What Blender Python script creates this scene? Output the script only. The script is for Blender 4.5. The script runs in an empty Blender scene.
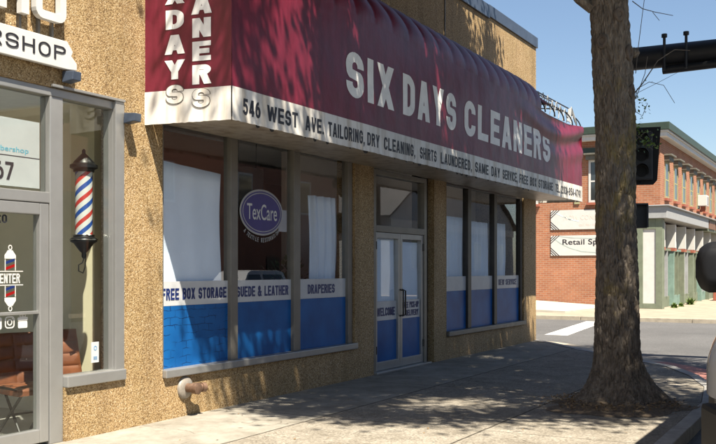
import bpy, bmesh, math, random
from mathutils import Vector, Matrix, noise
random.seed(7)
R = math.radians
PI = math.pi
SC = bpy.context.scene
COL = SC.collection

# ------------------------------------------------------------------ camera
cd = bpy.data.cameras.new('camera')
cam = bpy.data.objects.new('camera', cd)
COL.objects.link(cam)
cam.location = (0, -6.55, 1.6)
cam.rotation_euler = (R(90), 0, R(28.2 - 90))
cd.sensor_width = 36
cd.lens = 47.77
cd.shift_y = 0.0656
cd.clip_start = 0.05
cd.clip_end = 2000
SC.camera = cam

# ------------------------------------------------------------------ light
SUN = Vector((-0.74, -1.0, 2.08)).normalized()
sun_el = math.asin(SUN.z)
sun_az = math.atan2(SUN.x, SUN.y)
W = bpy.data.worlds.new('World')
SC.world = W
W.use_nodes = True
nt = W.node_tree
bg = nt.nodes['Background']
sky = nt.nodes.new('ShaderNodeTexSky')
sky.sky_type = 'NISHITA'
sky.sun_disc = False
sky.sun_elevation = sun_el
sky.sun_rotation = sun_az
sky.air_density = 1.0
sky.dust_density = 0.6
sky.ozone_density = 1.5
nt.links.new(sky.outputs[0], bg.inputs[0])
bg.inputs[1].default_value = 0.047
sl = bpy.data.lights.new('sun', 'SUN')
sl.energy = 5.0
sl.angle = R(0.53)
sl.color = (1.0, 0.91, 0.76)
so = bpy.data.objects.new('sun', sl)
COL.objects.link(so)
so.rotation_euler = SUN.to_track_quat('Z', 'Y').to_euler()
so.location = SUN * 60
SC.view_settings.view_transform = 'Standard'
SC.view_settings.look = 'None'
SC.view_settings.exposure = 1.68
SC.view_settings.gamma = 1.0
SC.view_settings.use_curve_mapping = False
SC.render.engine = 'CYCLES'
SC.cycles.max_bounces = 8
SC.cycles.transparent_max_bounces = 16

# ------------------------------------------------------------------ materials
def nodes_of(name):
    m = bpy.data.materials.new(name)
    m.use_nodes = True
    n = m.node_tree
    return m, n, n.nodes['Principled BSDF']

def N(n, t, **kw):
    o = n.nodes.new(t)
    for k, v in kw.items():
        if k in o.inputs: o.inputs[k].default_value = v
        else: setattr(o, k, v)
    return o

def ramp(n, fac, stops):
    r = n.nodes.new('ShaderNodeValToRGB')
    e = r.color_ramp.elements
    while len(e) > 1: e.remove(e[-1])
    e[0].position = stops[0][0]; e[0].color = (*stops[0][1], 1)
    for p, c in stops[1:]:
        k = e.new(p); k.color = (*c, 1)
    n.links.new(fac, r.inputs[0])
    return r

def coords(n, scale=(1, 1, 1), rot=(0, 0, 0)):
    tc = n.nodes.new('ShaderNodeTexCoord')
    mp = n.nodes.new('ShaderNodeMapping')
    mp.inputs['Scale'].default_value = scale
    mp.inputs['Rotation'].default_value = rot
    n.links.new(tc.outputs['Object'], mp.inputs[0])
    return mp.outputs[0]

def bump(n, h, b, strength=0.4, dist=0.01):
    k = N(n, 'ShaderNodeBump', Strength=strength, Distance=dist)
    n.links.new(h, k.inputs['Height'])
    n.links.new(k.outputs[0], b.inputs['Normal'])

def mix(n, f, a, b, mode='MIX'):
    m = n.nodes.new('ShaderNodeMix'); m.data_type = 'RGBA'; m.blend_type = mode
    for s, v in ((0, f), (6, a), (7, b)):
        if isinstance(v, (int, float)): m.inputs[s].default_value = v
        elif isinstance(v, tuple): m.inputs[s].default_value = (*v, 1)
        else: n.links.new(v, m.inputs[s])
    return m.outputs[2]

def plain(name, col, rough=0.5, metal=0.0, var=0.15, vscale=6.0, bstr=0.0, bscale=60.0, spec=0.5, coat=0.0):
    m, n, b = nodes_of(name)
    v = coords(n)
    t = N(n, 'ShaderNodeTexNoise', Scale=vscale, Detail=6.0, Roughness=0.65)
    n.links.new(v, t.inputs['Vector'])
    lo = tuple(c * (1 - var) for c in col); hi = tuple(min(1, c * (1 + var)) for c in col)
    r = ramp(n, t.outputs[0], [(0.3, lo), (0.7, hi)])
    n.links.new(r.outputs[0], b.inputs['Base Color'])
    b.inputs['Roughness'].default_value = rough
    b.inputs['Metallic'].default_value = metal
    b.inputs['Specular IOR Level'].default_value = spec
    b.inputs['Coat Weight'].default_value = coat
    if bstr:
        t2 = N(n, 'ShaderNodeTexNoise', Scale=bscale, Detail=5.0)
        n.links.new(v, t2.inputs['Vector'])
        bump(n, t2.outputs[0], b, bstr)
    return m

def stone_mat(name):
    m, n, b = nodes_of(name)
    v = coords(n)
    wv = N(n, 'ShaderNodeTexNoise', Scale=30.0, Detail=2.0)
    n.links.new(v, wv.inputs['Vector'])
    vv = mix(n, 0.02, v, wv.outputs['Color'], 'ADD')
    vo = N(n, 'ShaderNodeTexVoronoi', Scale=80.0, Randomness=1.0)
    n.links.new(vv, vo.inputs['Vector'])
    sep = n.nodes.new('ShaderNodeSeparateColor'); n.links.new(vo.outputs['Color'], sep.inputs[0])
    r = ramp(n, sep.outputs[0], [(0.0, (0.32, 0.20, 0.08)), (0.12, (0.45, 0.30, 0.125)), (0.45, (0.58, 0.41, 0.19)),
                                 (0.8, (0.66, 0.485, 0.24)), (1.0, (0.78, 0.64, 0.40))])
    gap = ramp(n, vo.outputs['Distance'], [(0.0, (1, 1, 1)), (0.45, (0.97, 0.96, 0.94)), (0.78, (0.46, 0.40, 0.30))])
    c = mix(n, 1.0, r.outputs[0], gap.outputs[0], 'MULTIPLY')
    big = N(n, 'ShaderNodeTexNoise', Scale=1.3, Detail=7.0, Roughness=0.6)
    n.links.new(v, big.inputs['Vector'])
    br = ramp(n, big.outputs[0], [(0.3, (0.80, 0.79, 0.78)), (0.62, (0.98, 0.96, 1.04))])
    c = mix(n, 1.0, c, br.outputs[0], 'MULTIPLY')
    vs_k = coords(n, (3.5, 3.5, 0.35))
    sk = N(n, 'ShaderNodeTexNoise', Scale=1.0, Detail=6.0, Roughness=0.6); n.links.new(vs_k, sk.inputs['Vector'])
    skr = ramp(n, sk.outputs[0], [(0.34, (0.66, 0.62, 0.56)), (0.5, (1, 1, 1))])
    c = mix(n, 0.8, c, skr.outputs[0], 'MULTIPLY')
    # rising dirt near the ground
    sx = n.nodes.new('ShaderNodeSeparateXYZ'); n.links.new(v, sx.inputs[0])
    add = N(n, 'ShaderNodeMath', operation='MULTIPLY_ADD'); n.links.new(big.outputs[0], add.inputs[0])
    add.inputs[1].default_value = -0.5; n.links.new(sx.outputs[2], add.inputs[2])
    dr = ramp(n, add.outputs[0], [(0.0, (0.5, 0.45, 0.4)), (0.12, (1, 1, 1))])
    mp = n.nodes.new('ShaderNodeMapRange'); mp.inputs[1].default_value = -0.4; mp.inputs[2].default_value = 0.6
    n.links.new(add.outputs[0], mp.inputs[0]); n.links.new(mp.outputs[0], dr.inputs[0])
    c = mix(n, 1.0, c, dr.outputs[0], 'MULTIPLY')
    n.links.new(c, b.inputs['Base Color'])
    b.inputs['Roughness'].default_value = 0.75
    inv = N(n, 'ShaderNodeMath', operation='SUBTRACT'); inv.inputs[0].default_value = 1.0
    n.links.new(vo.outputs['Distance'], inv.inputs[1])
    bump(n, inv.outputs[0], b, 0.38, 0.010)
    return m

def brick_mat(name, c1, c2, mortar, sx=1.0, rot=(0, 0, 0)):
    # bricks 0.21 x 0.07 m on a wall, u taken along the wall
    m, n, b = nodes_of(name)
    tc = n.nodes.new('ShaderNodeTexCoord')
    s = n.nodes.new('ShaderNodeSeparateXYZ'); n.links.new(tc.outputs['Object'], s.inputs[0])
    ad = N(n, 'ShaderNodeMath', operation='ADD'); n.links.new(s.outputs[0], ad.inputs[0]); n.links.new(s.outputs[1], ad.inputs[1])
    cb = n.nodes.new('ShaderNodeCombineXYZ'); n.links.new(ad.outputs[0], cb.inputs[0]); n.links.new(s.outputs[2], cb.inputs[1])
    bt = n.nodes.new('ShaderNodeTexBrick')
    bt.inputs['Color1'].default_value = (*c1, 1); bt.inputs['Color2'].default_value = (*c2, 1); bt.inputs['Mortar'].default_value = (*mortar, 1)
    bt.inputs['Scale'].default_value = 1.0 * sx
    bt.inputs['Brick Width'].default_value = 0.24; bt.inputs['Row Height'].default_value = 0.085
    bt.inputs['Mortar Size'].default_value = 0.009; bt.inputs['Bias'].default_value = -0.1
    n.links.new(cb.outputs[0], bt.inputs['Vector'])
    t = N(n, 'ShaderNodeTexNoise', Scale=0.9, Detail=8.0, Roughness=0.7)
    n.links.new(tc.outputs['Object'], t.inputs['Vector'])
    r = ramp(n, t.outputs[0], [(0.3, (0.72, 0.7, 0.68)), (0.65, (1.05, 1.05, 1.05))])
    c = mix(n, 1.0, bt.outputs['Color'], r.outputs[0], 'MULTIPLY')
    n.links.new(c, b.inputs['Base Color'])
    b.inputs['Roughness'].default_value = 0.85
    bump(n, bt.outputs['Fac'], b, -0.3, 0.01)
    return m

def paving_mat(name):
    # a smooth concrete strip along the shopfront, exposed aggregate slabs beyond
    m, n, b = nodes_of(name)
    v = coords(n)
    s = n.nodes.new('ShaderNodeSeparateXYZ'); n.links.new(v, s.inputs[0])
    fine = N(n, 'ShaderNodeTexVoronoi', Scale=55.0); n.links.new(v, fine.inputs['Vector'])
    sep = n.nodes.new('ShaderNodeSeparateColor'); n.links.new(fine.outputs['Color'], sep.inputs[0])
    agg = ramp(n, sep.outputs[0], [(0.0, (0.26, 0.235, 0.195)), (0.3, (0.36, 0.325, 0.27)), (0.8, (0.44, 0.40, 0.335)), (1, (0.54, 0.50, 0.43))])
    big = N(n, 'ShaderNodeTexNoise', Scale=0.8, Detail=9.0, Roughness=0.7); n.links.new(v, big.inputs['Vector'])
    smo = ramp(n, big.outputs[0], [(0.3, (0.36, 0.335, 0.285)), (0.7, (0.50, 0.47, 0.41))])
    w = N(n, 'ShaderNodeMath', operation='MULTIPLY_ADD'); n.links.new(big.outputs[0], w.inputs[0]); w.inputs[1].default_value = 0.06
    n.links.new(s.outputs[1], w.inputs[2])
    gt = N(n, 'ShaderNodeMath', operation='GREATER_THAN'); n.links.new(w.outputs[0], gt.inputs[0]); gt.inputs[1].default_value = -1.32
    c = mix(n, gt.outputs[0], agg.outputs[0], smo.outputs[0])
    st = N(n, 'ShaderNodeTexNoise', Scale=2.2, Detail=10.0, Roughness=0.75); n.links.new(v, st.inputs['Vector'])
    sr = ramp(n, st.outputs[0], [(0.36, (0.60, 0.585, 0.56)), (0.60, (0.94, 0.94, 0.94))])
    c = mix(n, 1.0, c, sr.outputs[0], 'MULTIPLY')
    ck = N(n, 'ShaderNodeTexVoronoi', Scale=0.62); ck.feature = 'DISTANCE_TO_EDGE'
    cw_ = N(n, 'ShaderNodeTexNoise', Scale=3.0, Detail=8.0); n.links.new(v, cw_.inputs['Vector']); cv = mix(n, 0.35, v, cw_.outputs['Color'], 'ADD'); n.links.new(cv, ck.inputs['Vector'])
    cr_ = ramp(n, ck.outputs['Distance'], [(0.0, (0.35, 0.33, 0.3)), (0.006, (1, 1, 1))])
    cm_ = N(n, 'ShaderNodeTexNoise', Scale=0.5, Detail=2.0); n.links.new(v, cm_.inputs['Vector']); cmr = ramp(n, cm_.outputs[0], [(0.52, (0, 0, 0)), (0.58, (0.8, 0.8, 0.8))])
    c = mix(n, cmr.outputs[0], c, mix(n, 1.0, c, cr_.outputs[0], 'MULTIPLY'))
    gm = N(n, 'ShaderNodeTexVoronoi', Scale=2.3); n.links.new(v, gm.inputs['Vector'])
    gr = ramp(n, gm.outputs['Distance'], [(0.05, (0.42, 0.40, 0.37)), (0.075, (1, 1, 1))])
    c = mix(n, 0.8, c, gr.outputs[0], 'MULTIPLY')
    # joints
    def joint(sock, period, off, wid):
        a = N(n, 'ShaderNodeMath', operation='ADD'); n.links.new(sock, a.inputs[0]); a.inputs[1].default_value = off
        d = N(n, 'ShaderNodeMath', operation='PINGPONG'); n.links.new(a.outputs[0], d.inputs[0]); d.inputs[1].default_value = period / 2
        l = N(n, 'ShaderNodeMath', operation='LESS_THAN'); n.links.new(d.outputs[0], l.inputs[0]); l.inputs[1].default_value = wid
        return l.outputs[0]
    wob = N(n, 'ShaderNodeTexNoise', Scale=5.0, Detail=4.0); n.links.new(v, wob.inputs['Vector'])
    wx = N(n, 'ShaderNodeMath', operation='MULTIPLY_ADD'); n.links.new(wob.outputs[0], wx.inputs[0]); wx.inputs[1].default_value = 0.03; n.links.new(s.outputs[0], wx.inputs[2])
    wy = N(n, 'ShaderNodeMath', operation='MULTIPLY_ADD'); n.links.new(wob.outputs[0], wy.inputs[0]); wy.inputs[1].default_value = 0.03; n.links.new(s.outputs[1], wy.inputs[2])
    j1 = joint(wx.outputs[0], 3.1, 0.4, 0.008); j2 = joint(wy.outputs[0], 1.84, 1.335, 0.012)
    jm = N(n, 'ShaderNodeMath', operation='MAXIMUM'); n.links.new(j1, jm.inputs[0]); n.links.new(j2, jm.inputs[1])
    c = mix(n, jm.outputs[0], c, (0.08, 0.07, 0.055))
    n.links.new(c, b.inputs['Base Color'])
    b.inputs['Roughness'].default_value = 0.88
    b.inputs['Specular IOR Level'].default_value = 0.25
    hb = N(n, 'ShaderNodeMath', operation='SUBTRACT'); n.links.new(sep.outputs[0], hb.inputs[0]); n.links.new(jm.outputs[0], hb.inputs[1])
    bump(n, hb.outputs[0], b, 0.35, 0.006)
    return m

def asphalt_mat(name):
    m, n, b = nodes_of(name)
    v = coords(n)
    f = N(n, 'ShaderNodeTexVoronoi', Scale=70.0); n.links.new(v, f.inputs['Vector'])
    sep = n.nodes.new('ShaderNodeSeparateColor'); n.links.new(f.outputs['Color'], sep.inputs[0])
    a = ramp(n, sep.outputs[0], [(0, (0.085, 0.085, 0.087)), (0.6, (0.125, 0.124, 0.125)), (1, (0.18, 0.178, 0.178))])
    t = N(n, 'ShaderNodeTexNoise', Scale=0.35, Detail=9.0, Roughness=0.7); n.links.new(v, t.inputs['Vector'])
    r = ramp(n, t.outputs[0], [(0.35, (0.8, 0.8, 0.8)), (0.6, (1.1, 1.1, 1.1))])
    c = mix(n, 1.0, a.outputs[0], r.outputs[0], 'MULTIPLY')
    n.links.new(c, b.inputs['Base Color']); b.inputs['Roughness'].default_value = 0.85
    bump(n, sep.outputs[0], b, 0.3, 0.006)
    return m

def glass_mat(name, tint=(0.86, 0.9, 0.88), ior=1.75):
    m = bpy.data.materials.new(name); m.use_nodes = True
    n = m.node_tree
    for x in list(n.nodes): n.nodes.remove(x)
    out = n.nodes.new('ShaderNodeOutputMaterial')
    tr = n.nodes.new('ShaderNodeBsdfTransparent'); tr.inputs[0].default_value = (*tint, 1)
    gl = n.nodes.new('ShaderNodeBsdfGlossy'); gl.inputs['Roughness'].default_value = 0.0
    gl.inputs[0].default_value = (0.95, 0.97, 1, 1)
    fr = n.nodes.new('ShaderNodeFresnel'); fr.inputs[0].default_value = ior
    tx = N(n, 'ShaderNodeTexNoise', Scale=0.9, Detail=1.0)
    tc = n.nodes.new('ShaderNodeTexCoord'); n.links.new(tc.outputs['Object'], tx.inputs['Vector'])
    bp = N(n, 'ShaderNodeBump', Strength=0.05, Distance=0.02); n.links.new(tx.outputs[0], bp.inputs['Height'])
    n.links.new(bp.outputs[0], gl.inputs['Normal'])
    ms = n.nodes.new('ShaderNodeMixShader')
    ge = n.nodes.new('ShaderNodeNewGeometry')
    fb = N(n, 'ShaderNodeMath', operation='SUBTRACT'); fb.inputs[0].default_value = 1.0; n.links.new(ge.outputs['Backfacing'], fb.inputs[1])
    fm_ = N(n, 'ShaderNodeMath', operation='MULTIPLY'); n.links.new(fr.outputs[0], fm_.inputs[0]); n.links.new(fb.outputs[0], fm_.inputs[1])
    n.links.new(fm_.outputs[0], ms.inputs[0]); n.links.new(tr.outputs[0], ms.inputs[1]); n.links.new(gl.outputs[0], ms.inputs[2])
    n.links.new(ms.outputs[0], out.inputs[0])
    return m

def awning_mat(name, col, dirt=(0.6, 0.55, 0.5), trans=0.0):
    m, n, b = nodes_of(name)
    v = coords(n)
    t = N(n, 'ShaderNodeTexNoise', Scale=1.1, Detail=8.0, Roughness=0.65); n.links.new(v, t.inputs['Vector'])
    v2 = coords(n, (6, 6, 0.7))
    t2 = N(n, 'ShaderNodeTexNoise', Scale=1.0, Detail=5.0, Roughness=0.6); n.links.new(v2, t2.inputs['Vector'])
    r = ramp(n, t.outputs[0], [(0.3, tuple(c * 0.82 for c in col)), (0.7, tuple(c * 1.12 for c in col))])
    r2 = ramp(n, t2.outputs[0], [(0.32, dirt), (0.55, (1, 1, 1))])
    c = mix(n, 0.95, r.outputs[0], r2.outputs[0], 'MULTIPLY')
    n.links.new(c, b.inputs['Base Color'])
    b.inputs['Roughness'].default_value = 0.4
    b.inputs['Specular IOR Level'].default_value = 0.5
    t3 = N(n, 'ShaderNodeTexNoise', Scale=3.0, Detail=3.0); n.links.new(v, t3.inputs['Vector'])
    bump(n, t3.outputs[0], b, 0.35, 0.03)
    return m

def film_mat(name):
    m, n, b = nodes_of(name)
    v = coords(n)
    t = N(n, 'ShaderNodeTexNoise', Scale=2.5, Detail=6.0); n.links.new(v, t.inputs['Vector'])
    r = ramp(n, t.outputs[0], [(0.3, (0.006, 0.085, 0.30)), (0.7, (0.012, 0.15, 0.46))])
    # crazing of the old film, strongest in the left pane
    tc = n.nodes.new('ShaderNodeTexCoord'); s = n.nodes.new('ShaderNodeSeparateXYZ'); n.links.new(tc.outputs['Object'], s.inputs[0])
    cb = n.nodes.new('ShaderNodeCombineXYZ'); n.links.new(s.outputs[0], cb.inputs[0]); n.links.new(s.outputs[2], cb.inputs[1])
    wv = N(n, 'ShaderNodeTexNoise', Scale=6.0, Detail=3.0); n.links.new(v, wv.inputs['Vector'])
    vv = mix(n, 0.08, cb.outputs[0], wv.outputs['Color'], 'ADD')
    bt = n.nodes.new('ShaderNodeTexBrick'); n.links.new(vv, bt.inputs['Vector'])
    bt.inputs['Scale'].default_value = 1.0; bt.inputs['Brick Width'].default_value = 0.2; bt.inputs['Row Height'].default_value = 0.085
    bt.inputs['Mortar Size'].default_value = 0.004; bt.offset = 0.37
    lt = N(n, 'ShaderNodeMath', operation='LESS_THAN'); n.links.new(s.outputs[0], lt.inputs[0]); lt.inputs[1].default_value = 9.2 - 10.0
    mm = N(n, 'ShaderNodeMath', operation='MULTIPLY'); n.links.new(bt.outputs['Fac'], mm.inputs[0]); n.links.new(lt.outputs[0], mm.inputs[1])
    tm = ramp(n, wv.outputs[0], [(0.42, (0, 0, 0)), (0.55, (0.8, 0.8, 0.8))])
    m2 = N(n, 'ShaderNodeMath', operation='MULTIPLY'); n.links.new(mm.outputs[0], m2.inputs[0]); n.links.new(tm.outputs[0], m2.inputs[1])
    c = mix(n, m2.outputs[0], r.outputs[0], (0.005, 0.02, 0.09))
    n.links.new(c, b.inputs['Base Color'])
    b.inputs['Roughness'].default_value = 0.35
    b.inputs['Specular IOR Level'].default_value = 0.2
    b.inputs['Coat Weight'].default_value = 0.0
    b.inputs['Coat Roughness'].default_value = 0.03
    return m

def bark_mat(name):
    m, n, b = nodes_of(name)
    v = coords(n, (1, 1, 0.28))
    vo = N(n, 'ShaderNodeTexVoronoi', Scale=34.0); vo.feature = 'F1'; n.links.new(v, vo.inputs['Vector'])
    no = N(n, 'ShaderNodeTexNoise', Scale=22.0, Detail=8.0, Roughness=0.7); n.links.new(v, no.inputs['Vector'])
    r = ramp(n, no.outputs[0], [(0.28, (0.075, 0.062, 0.05)), (0.5, (0.20, 0.165, 0.13)), (0.72, (0.38, 0.325, 0.26))])
    v3 = coords(n, (1, 1, 0.6))
    mo = N(n, 'ShaderNodeTexNoise', Scale=2.6, Detail=9.0, Roughness=0.72); n.links.new(v3, mo.inputs['Vector'])
    # lichen band on the street side between 1.7 m and 3.4 m
    tc = n.nodes.new('ShaderNodeTexCoord'); s = n.nodes.new('ShaderNodeSeparateXYZ'); n.links.new(tc.outputs['Object'], s.inputs[0])
    zr = ramp(n, s.outputs[2], [(0.0, (0, 0, 0)), (1, (1, 1, 1))])
    mr = n.nodes.new('ShaderNodeMapRange'); mr.inputs[1].default_value = 0.0; mr.inputs[2].default_value = 5.0; n.links.new(s.outputs[2], mr.inputs[0])
    zr = ramp(n, mr.outputs[0], [(0.12, (0.0, 0.0, 0.0)), (0.4, (0.1, 0.1, 0.1)), (0.55, (0.14, 0.14, 0.14)), (0.8, (0.0, 0.0, 0.0))])
    sa = N(n, 'ShaderNodeMath', operation='ADD'); n.links.new(mo.outputs[0], sa.inputs[0]); n.links.new(zr.outputs[0], sa.inputs[1])
    mr2 = ramp(n, sa.outputs[0], [(0.60, (0, 0, 0)), (0.72, (0.6, 0.6, 0.6))])
    c = mix(n, mr2.outputs[0], r.outputs[0], (0.34, 0.26, 0.075))
    n.links.new(c, b.inputs['Base Color']); b.inputs['Roughness'].default_value = 0.9
    b.inputs['Specular IOR Level'].default_value = 0.2
    ad = N(n, 'ShaderNodeMath', operation='ADD'); n.links.new(no.outputs[0], ad.inputs[0]); n.links.new(vo.outputs['Distance'], ad.inputs[1])
    bump(n, ad.outputs[0], b, 0.8, 0.02)
    return m

def leaf_mat(name, col=(0.07, 0.12, 0.025)):
    m, n, b = nodes_of(name)
    v = coords(n)
    t = N(n, 'ShaderNodeTexNoise', Scale=3.0, Detail=4.0); n.links.new(v, t.inputs['Vector'])
    r = ramp(n, t.outputs[0], [(0.3, tuple(c * 0.6 for c in col)), (0.7, tuple(c * 1.3 for c in col))])
    n.links.new(r.outputs[0], b.inputs['Base Color']); b.inputs['Roughness'].default_value = 0.55
    return m

def spiral_mat(name):
    m, n, b = nodes_of(name)
    tc = n.nodes.new('ShaderNodeTexCoord'); s = n.nodes.new('ShaderNodeSeparateXYZ'); n.links.new(tc.outputs['Object'], s.inputs[0])
    at = N(n, 'ShaderNodeMath', operation='ARCTAN2'); n.links.new(s.outputs[1], at.inputs[0]); n.links.new(s.outputs[0], at.inputs[1])
    a2 = N(n, 'ShaderNodeMath', operation='MULTIPLY'); n.links.new(at.outputs[0], a2.inputs[0]); a2.inputs[1].default_value = 2 / (2 * PI)
    z2 = N(n, 'ShaderNodeMath', operation='MULTIPLY_ADD'); n.links.new(s.outputs[2], z2.inputs[0]); z2.inputs[1].default_value = -4.6; n.links.new(a2.outputs[0], z2.inputs[2])
    fr = N(n, 'ShaderNodeMath', operation='FRACT'); n.links.new(z2.outputs[0], fr.inputs[0])
    r = ramp(n, fr.outputs[0], [(0, (0.8, 0.8, 0.78)), (0.27, (0.62, 0.06, 0.05)), (0.5, (0.8, 0.8, 0.78)), (0.76, (0.03, 0.10, 0.42))])
    r.color_ramp.interpolation = 'CONSTANT'
    n.links.new(r.outputs[0], b.inputs['Base Color']); b.inputs['Roughness'].default_value = 0.12
    return m

M = {}
TONE = 0.63
M['stone'] = stone_mat('pebble_stone')
M['brick'] = brick_mat('orange_brick', (0.50, 0.195, 0.095), (0.40, 0.14, 0.07), (0.48, 0.33, 0.23))
M['brownbrick'] = brick_mat('brown_brick', (0.56, 0.23, 0.14), (0.45, 0.18, 0.11), (0.25, 0.2, 0.17))
M['pave'] = paving_mat('sidewalk_concrete')
M['asphalt'] = asphalt_mat('asphalt')
M['kerb'] = plain('kerb_stone', (0.42, 0.41, 0.39), 0.85, var=0.25, vscale=5, bstr=0.4, bscale=50)
M['gutter'] = plain('gutter_concrete', (0.48, 0.42, 0.33), 0.9, var=0.22, vscale=4, bstr=0.3)
M['redpave'] = plain('red_paving', (0.50, 0.22, 0.18), 0.9, var=0.2, vscale=8, bstr=0.3)
M['farwalk'] = plain('far_sidewalk', (0.40, 0.33, 0.25), 0.9, var=0.2, vscale=1.5, bstr=0.3)
M['concrete'] = plain('light_concrete', (0.58, 0.54, 0.46), 0.9, var=0.15, vscale=2, bstr=0.3)
M['paint'] = plain('road_paint', (0.72, 0.71, 0.68), 0.8, var=0.2, vscale=7)
M['alu'] = plain('aluminium_frame', (0.50, 0.50, 0.49), 0.38, 0.6, var=0.07, vscale=3)
M['aluwarm'] = plain('weathered_aluminium', (0.27, 0.25, 0.215), 0.45, 0.4, var=0.12, vscale=4)
M['bronze'] = plain('dark_bronze_frame', (0.06, 0.052, 0.045), 0.45, 0.3, var=0.25, vscale=7)
M['flash'] = plain('blue_grey_flashing', (0.085, 0.11, 0.16), 0.4, 0.3, var=0.25, vscale=3)
M['glass'] = glass_mat('shop_glass', (0.95, 0.96, 0.97), 1.9)
M['clearglass'] = glass_mat('barber_glass', (0.92, 0.94, 0.93), 1.6)
M['burg'] = awning_mat('burgundy_canvas', (0.205, 0.016, 0.040), (0.62, 0.5, 0.55))
M['valance'] = awning_mat('white_canvas', (0.62, 0.60, 0.56), (0.6, 0.54, 0.46))
M['soffit'] = awning_mat('cream_soffit', (0.52, 0.46, 0.38), (0.45, 0.38, 0.3))
M['signwhite'] = plain('white_sign_paint', (0.76, 0.75, 0.72), 0.45, var=0.06, vscale=5)
M['letterwhite'] = plain('faded_white_lettering', (0.74, 0.74, 0.72), 0.6, var=0.10, vscale=5)
M['ink'] = plain('dark_lettering', (0.022, 0.022, 0.03), 0.5, var=0.2)
M['navyink'] = plain('navy_lettering', (0.012, 0.03, 0.16), 0.4, var=0.15)
M['film'] = film_mat('blue_window_film')
M['band'] = plain('white_window_film', (0.66, 0.68, 0.70), 0.25, var=0.07, vscale=3, coat=0.2)
M['paper'] = plain('white_paper_blind', (0.74, 0.82, 0.90), 0.9, var=0.06, vscale=1.5)
M['purple'] = plain('purple_sign', (0.055, 0.04, 0.22), 0.4, var=0.1)
M['silver'] = plain('silver_sign', (0.45, 0.44, 0.43), 0.4, var=0.1)
M['beige'] = plain('beige_plaster', (0.92, 0.87, 0.74), 0.8, var=0.08, vscale=1)
M['cream'] = plain('cream_plaster', (0.72, 0.66, 0.48), 0.8, var=0.06, vscale=1)
M['tilefloor'] = plain('grey_floor', (0.50, 0.48, 0.44), 0.35, var=0.15, vscale=1)
M['ceil'] = plain('ceiling_white', (0.95, 0.93, 0.88), 0.9, var=0.06)
M['darkin'] = plain('dark_interior', (0.045, 0.038, 0.034), 0.8, var=0.2, vscale=1)
M['brownin'] = plain('brown_interior', (0.23, 0.105, 0.065), 0.8, var=0.12, vscale=1)
M['brownrefl'] = plain('brown_reflection_backing', (0.60, 0.27, 0.17), 0.8, var=0.08, vscale=1)  # brown of the reflected street, put into the colour of an added backing
M['greyrefl'] = plain('grey_brown_reflection_backing', (0.62, 0.54, 0.46), 0.8, var=0.1, vscale=1)  # grey-brown glass reflection, put into the colour of an added backing
M['leather'] = plain('brown_leather', (0.26, 0.09, 0.04), 0.4, var=0.25, vscale=6, bstr=0.15, bscale=120)
M['blackmetal'] = plain('black_metal', (0.015, 0.015, 0.016), 0.4, 0.3, var=0.2)
M['blackplastic'] = plain('black_plastic', (0.010, 0.011, 0.014), 0.6, var=0.25, vscale=12, spec=0.25)
M['sigblack'] = plain('signal_black', (0.014, 0.017, 0.024), 0.55, var=0.3, vscale=5)
M['spiral'] = spiral_mat('barber_stripes')
M['chrome'] = plain('chrome', (0.6, 0.6, 0.6), 0.18, 1.0, var=0.05)
M['brass'] = plain('aged_brass', (0.26, 0.16, 0.11), 0.5, 0.5, var=0.3, vscale=20)
M['flange'] = plain('painted_flange', (0.40, 0.36, 0.31), 0.5, 0.3, var=0.2, vscale=20)
M['bark'] = bark_mat('bark')
M['cutwood'] = plain('pruned_wood', (0.13, 0.10, 0.075), 0.9, var=0.3, vscale=15, bstr=0.4)
M['leaf'] = leaf_mat('tree_leaf')
M['sprout'] = leaf_mat('sprout_leaf', (0.12, 0.20, 0.03))
M['twig'] = plain('twig', (0.12, 0.10, 0.08), 0.8, var=0.3)
M['soil'] = plain('litter_soil', (0.20, 0.15, 0.10), 0.95, var=0.5, vscale=25, bstr=0.9, bscale=60)
M['dryleaf'] = plain('dry_leaf', (0.30, 0.20, 0.10), 0.8, var=0.5, vscale=30)
M['cornwhite'] = plain('white_cornice', (0.74, 0.73, 0.70), 0.6, var=0.08)
M['green'] = plain('dark_green_fascia', (0.035, 0.06, 0.042), 0.5, var=0.15)
M['sage'] = plain('sage_paint', (0.20, 0.235, 0.165), 0.6, var=0.18, vscale=4)
M['teal'] = plain('teal_paint', (0.22, 0.34, 0.29), 0.55, var=0.2, vscale=4)
M['khaki'] = plain('khaki_frame', (0.42, 0.40, 0.22), 0.6, var=0.12)
M['greyband'] = plain('grey_fascia', (0.40, 0.41, 0.42), 0.6, var=0.1)
M['winglass'] = plain('dark_window_glass', (0.05, 0.06, 0.065), 0.06, var=0.3, vscale=0.8, spec=0.8)
M['hood'] = plain('window_hood', (0.16, 0.15, 0.12), 0.7, var=0.2)
M['terra'] = plain('terracotta', (0.40, 0.12, 0.07), 0.8, var=0.2)
M['signbrown'] = plain('brown_sign_panel', (0.20, 0.10, 0.06), 0.6, var=0.3, vscale=12)
M['tan'] = plain('tan_render', (0.55, 0.45, 0.31), 0.85, var=0.1)
M['palewall'] = plain('pale_siding', (0.50, 0.53, 0.56), 0.8, var=0.1, vscale=1)
M['rooftile'] = plain('slate_roof', (0.09, 0.09, 0.095), 0.8, var=0.2, vscale=3)
M['carwhite'] = plain('white_car_paint', (0.72, 0.73, 0.74), 0.25, var=0.03, coat=1.0)
M['tyre'] = plain('tyre_rubber', (0.02, 0.02, 0.021), 0.8, var=0.2, vscale=20)
M['carglass'] = plain('car_glass', (0.012, 0.014, 0.016), 0.04, var=0.1, spec=0.9)
M['redlens'] = plain('red_lens', (0.35, 0.01, 0.01), 0.15, var=0.1)
M['lens'] = plain('headlight_lens', (0.55, 0.56, 0.58), 0.08, 0.5, var=0.1)
M['rubble'] = plain('sidewalk_planter_pot', (0.45, 0.20, 0.12), 0.8, var=0.2)

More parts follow.
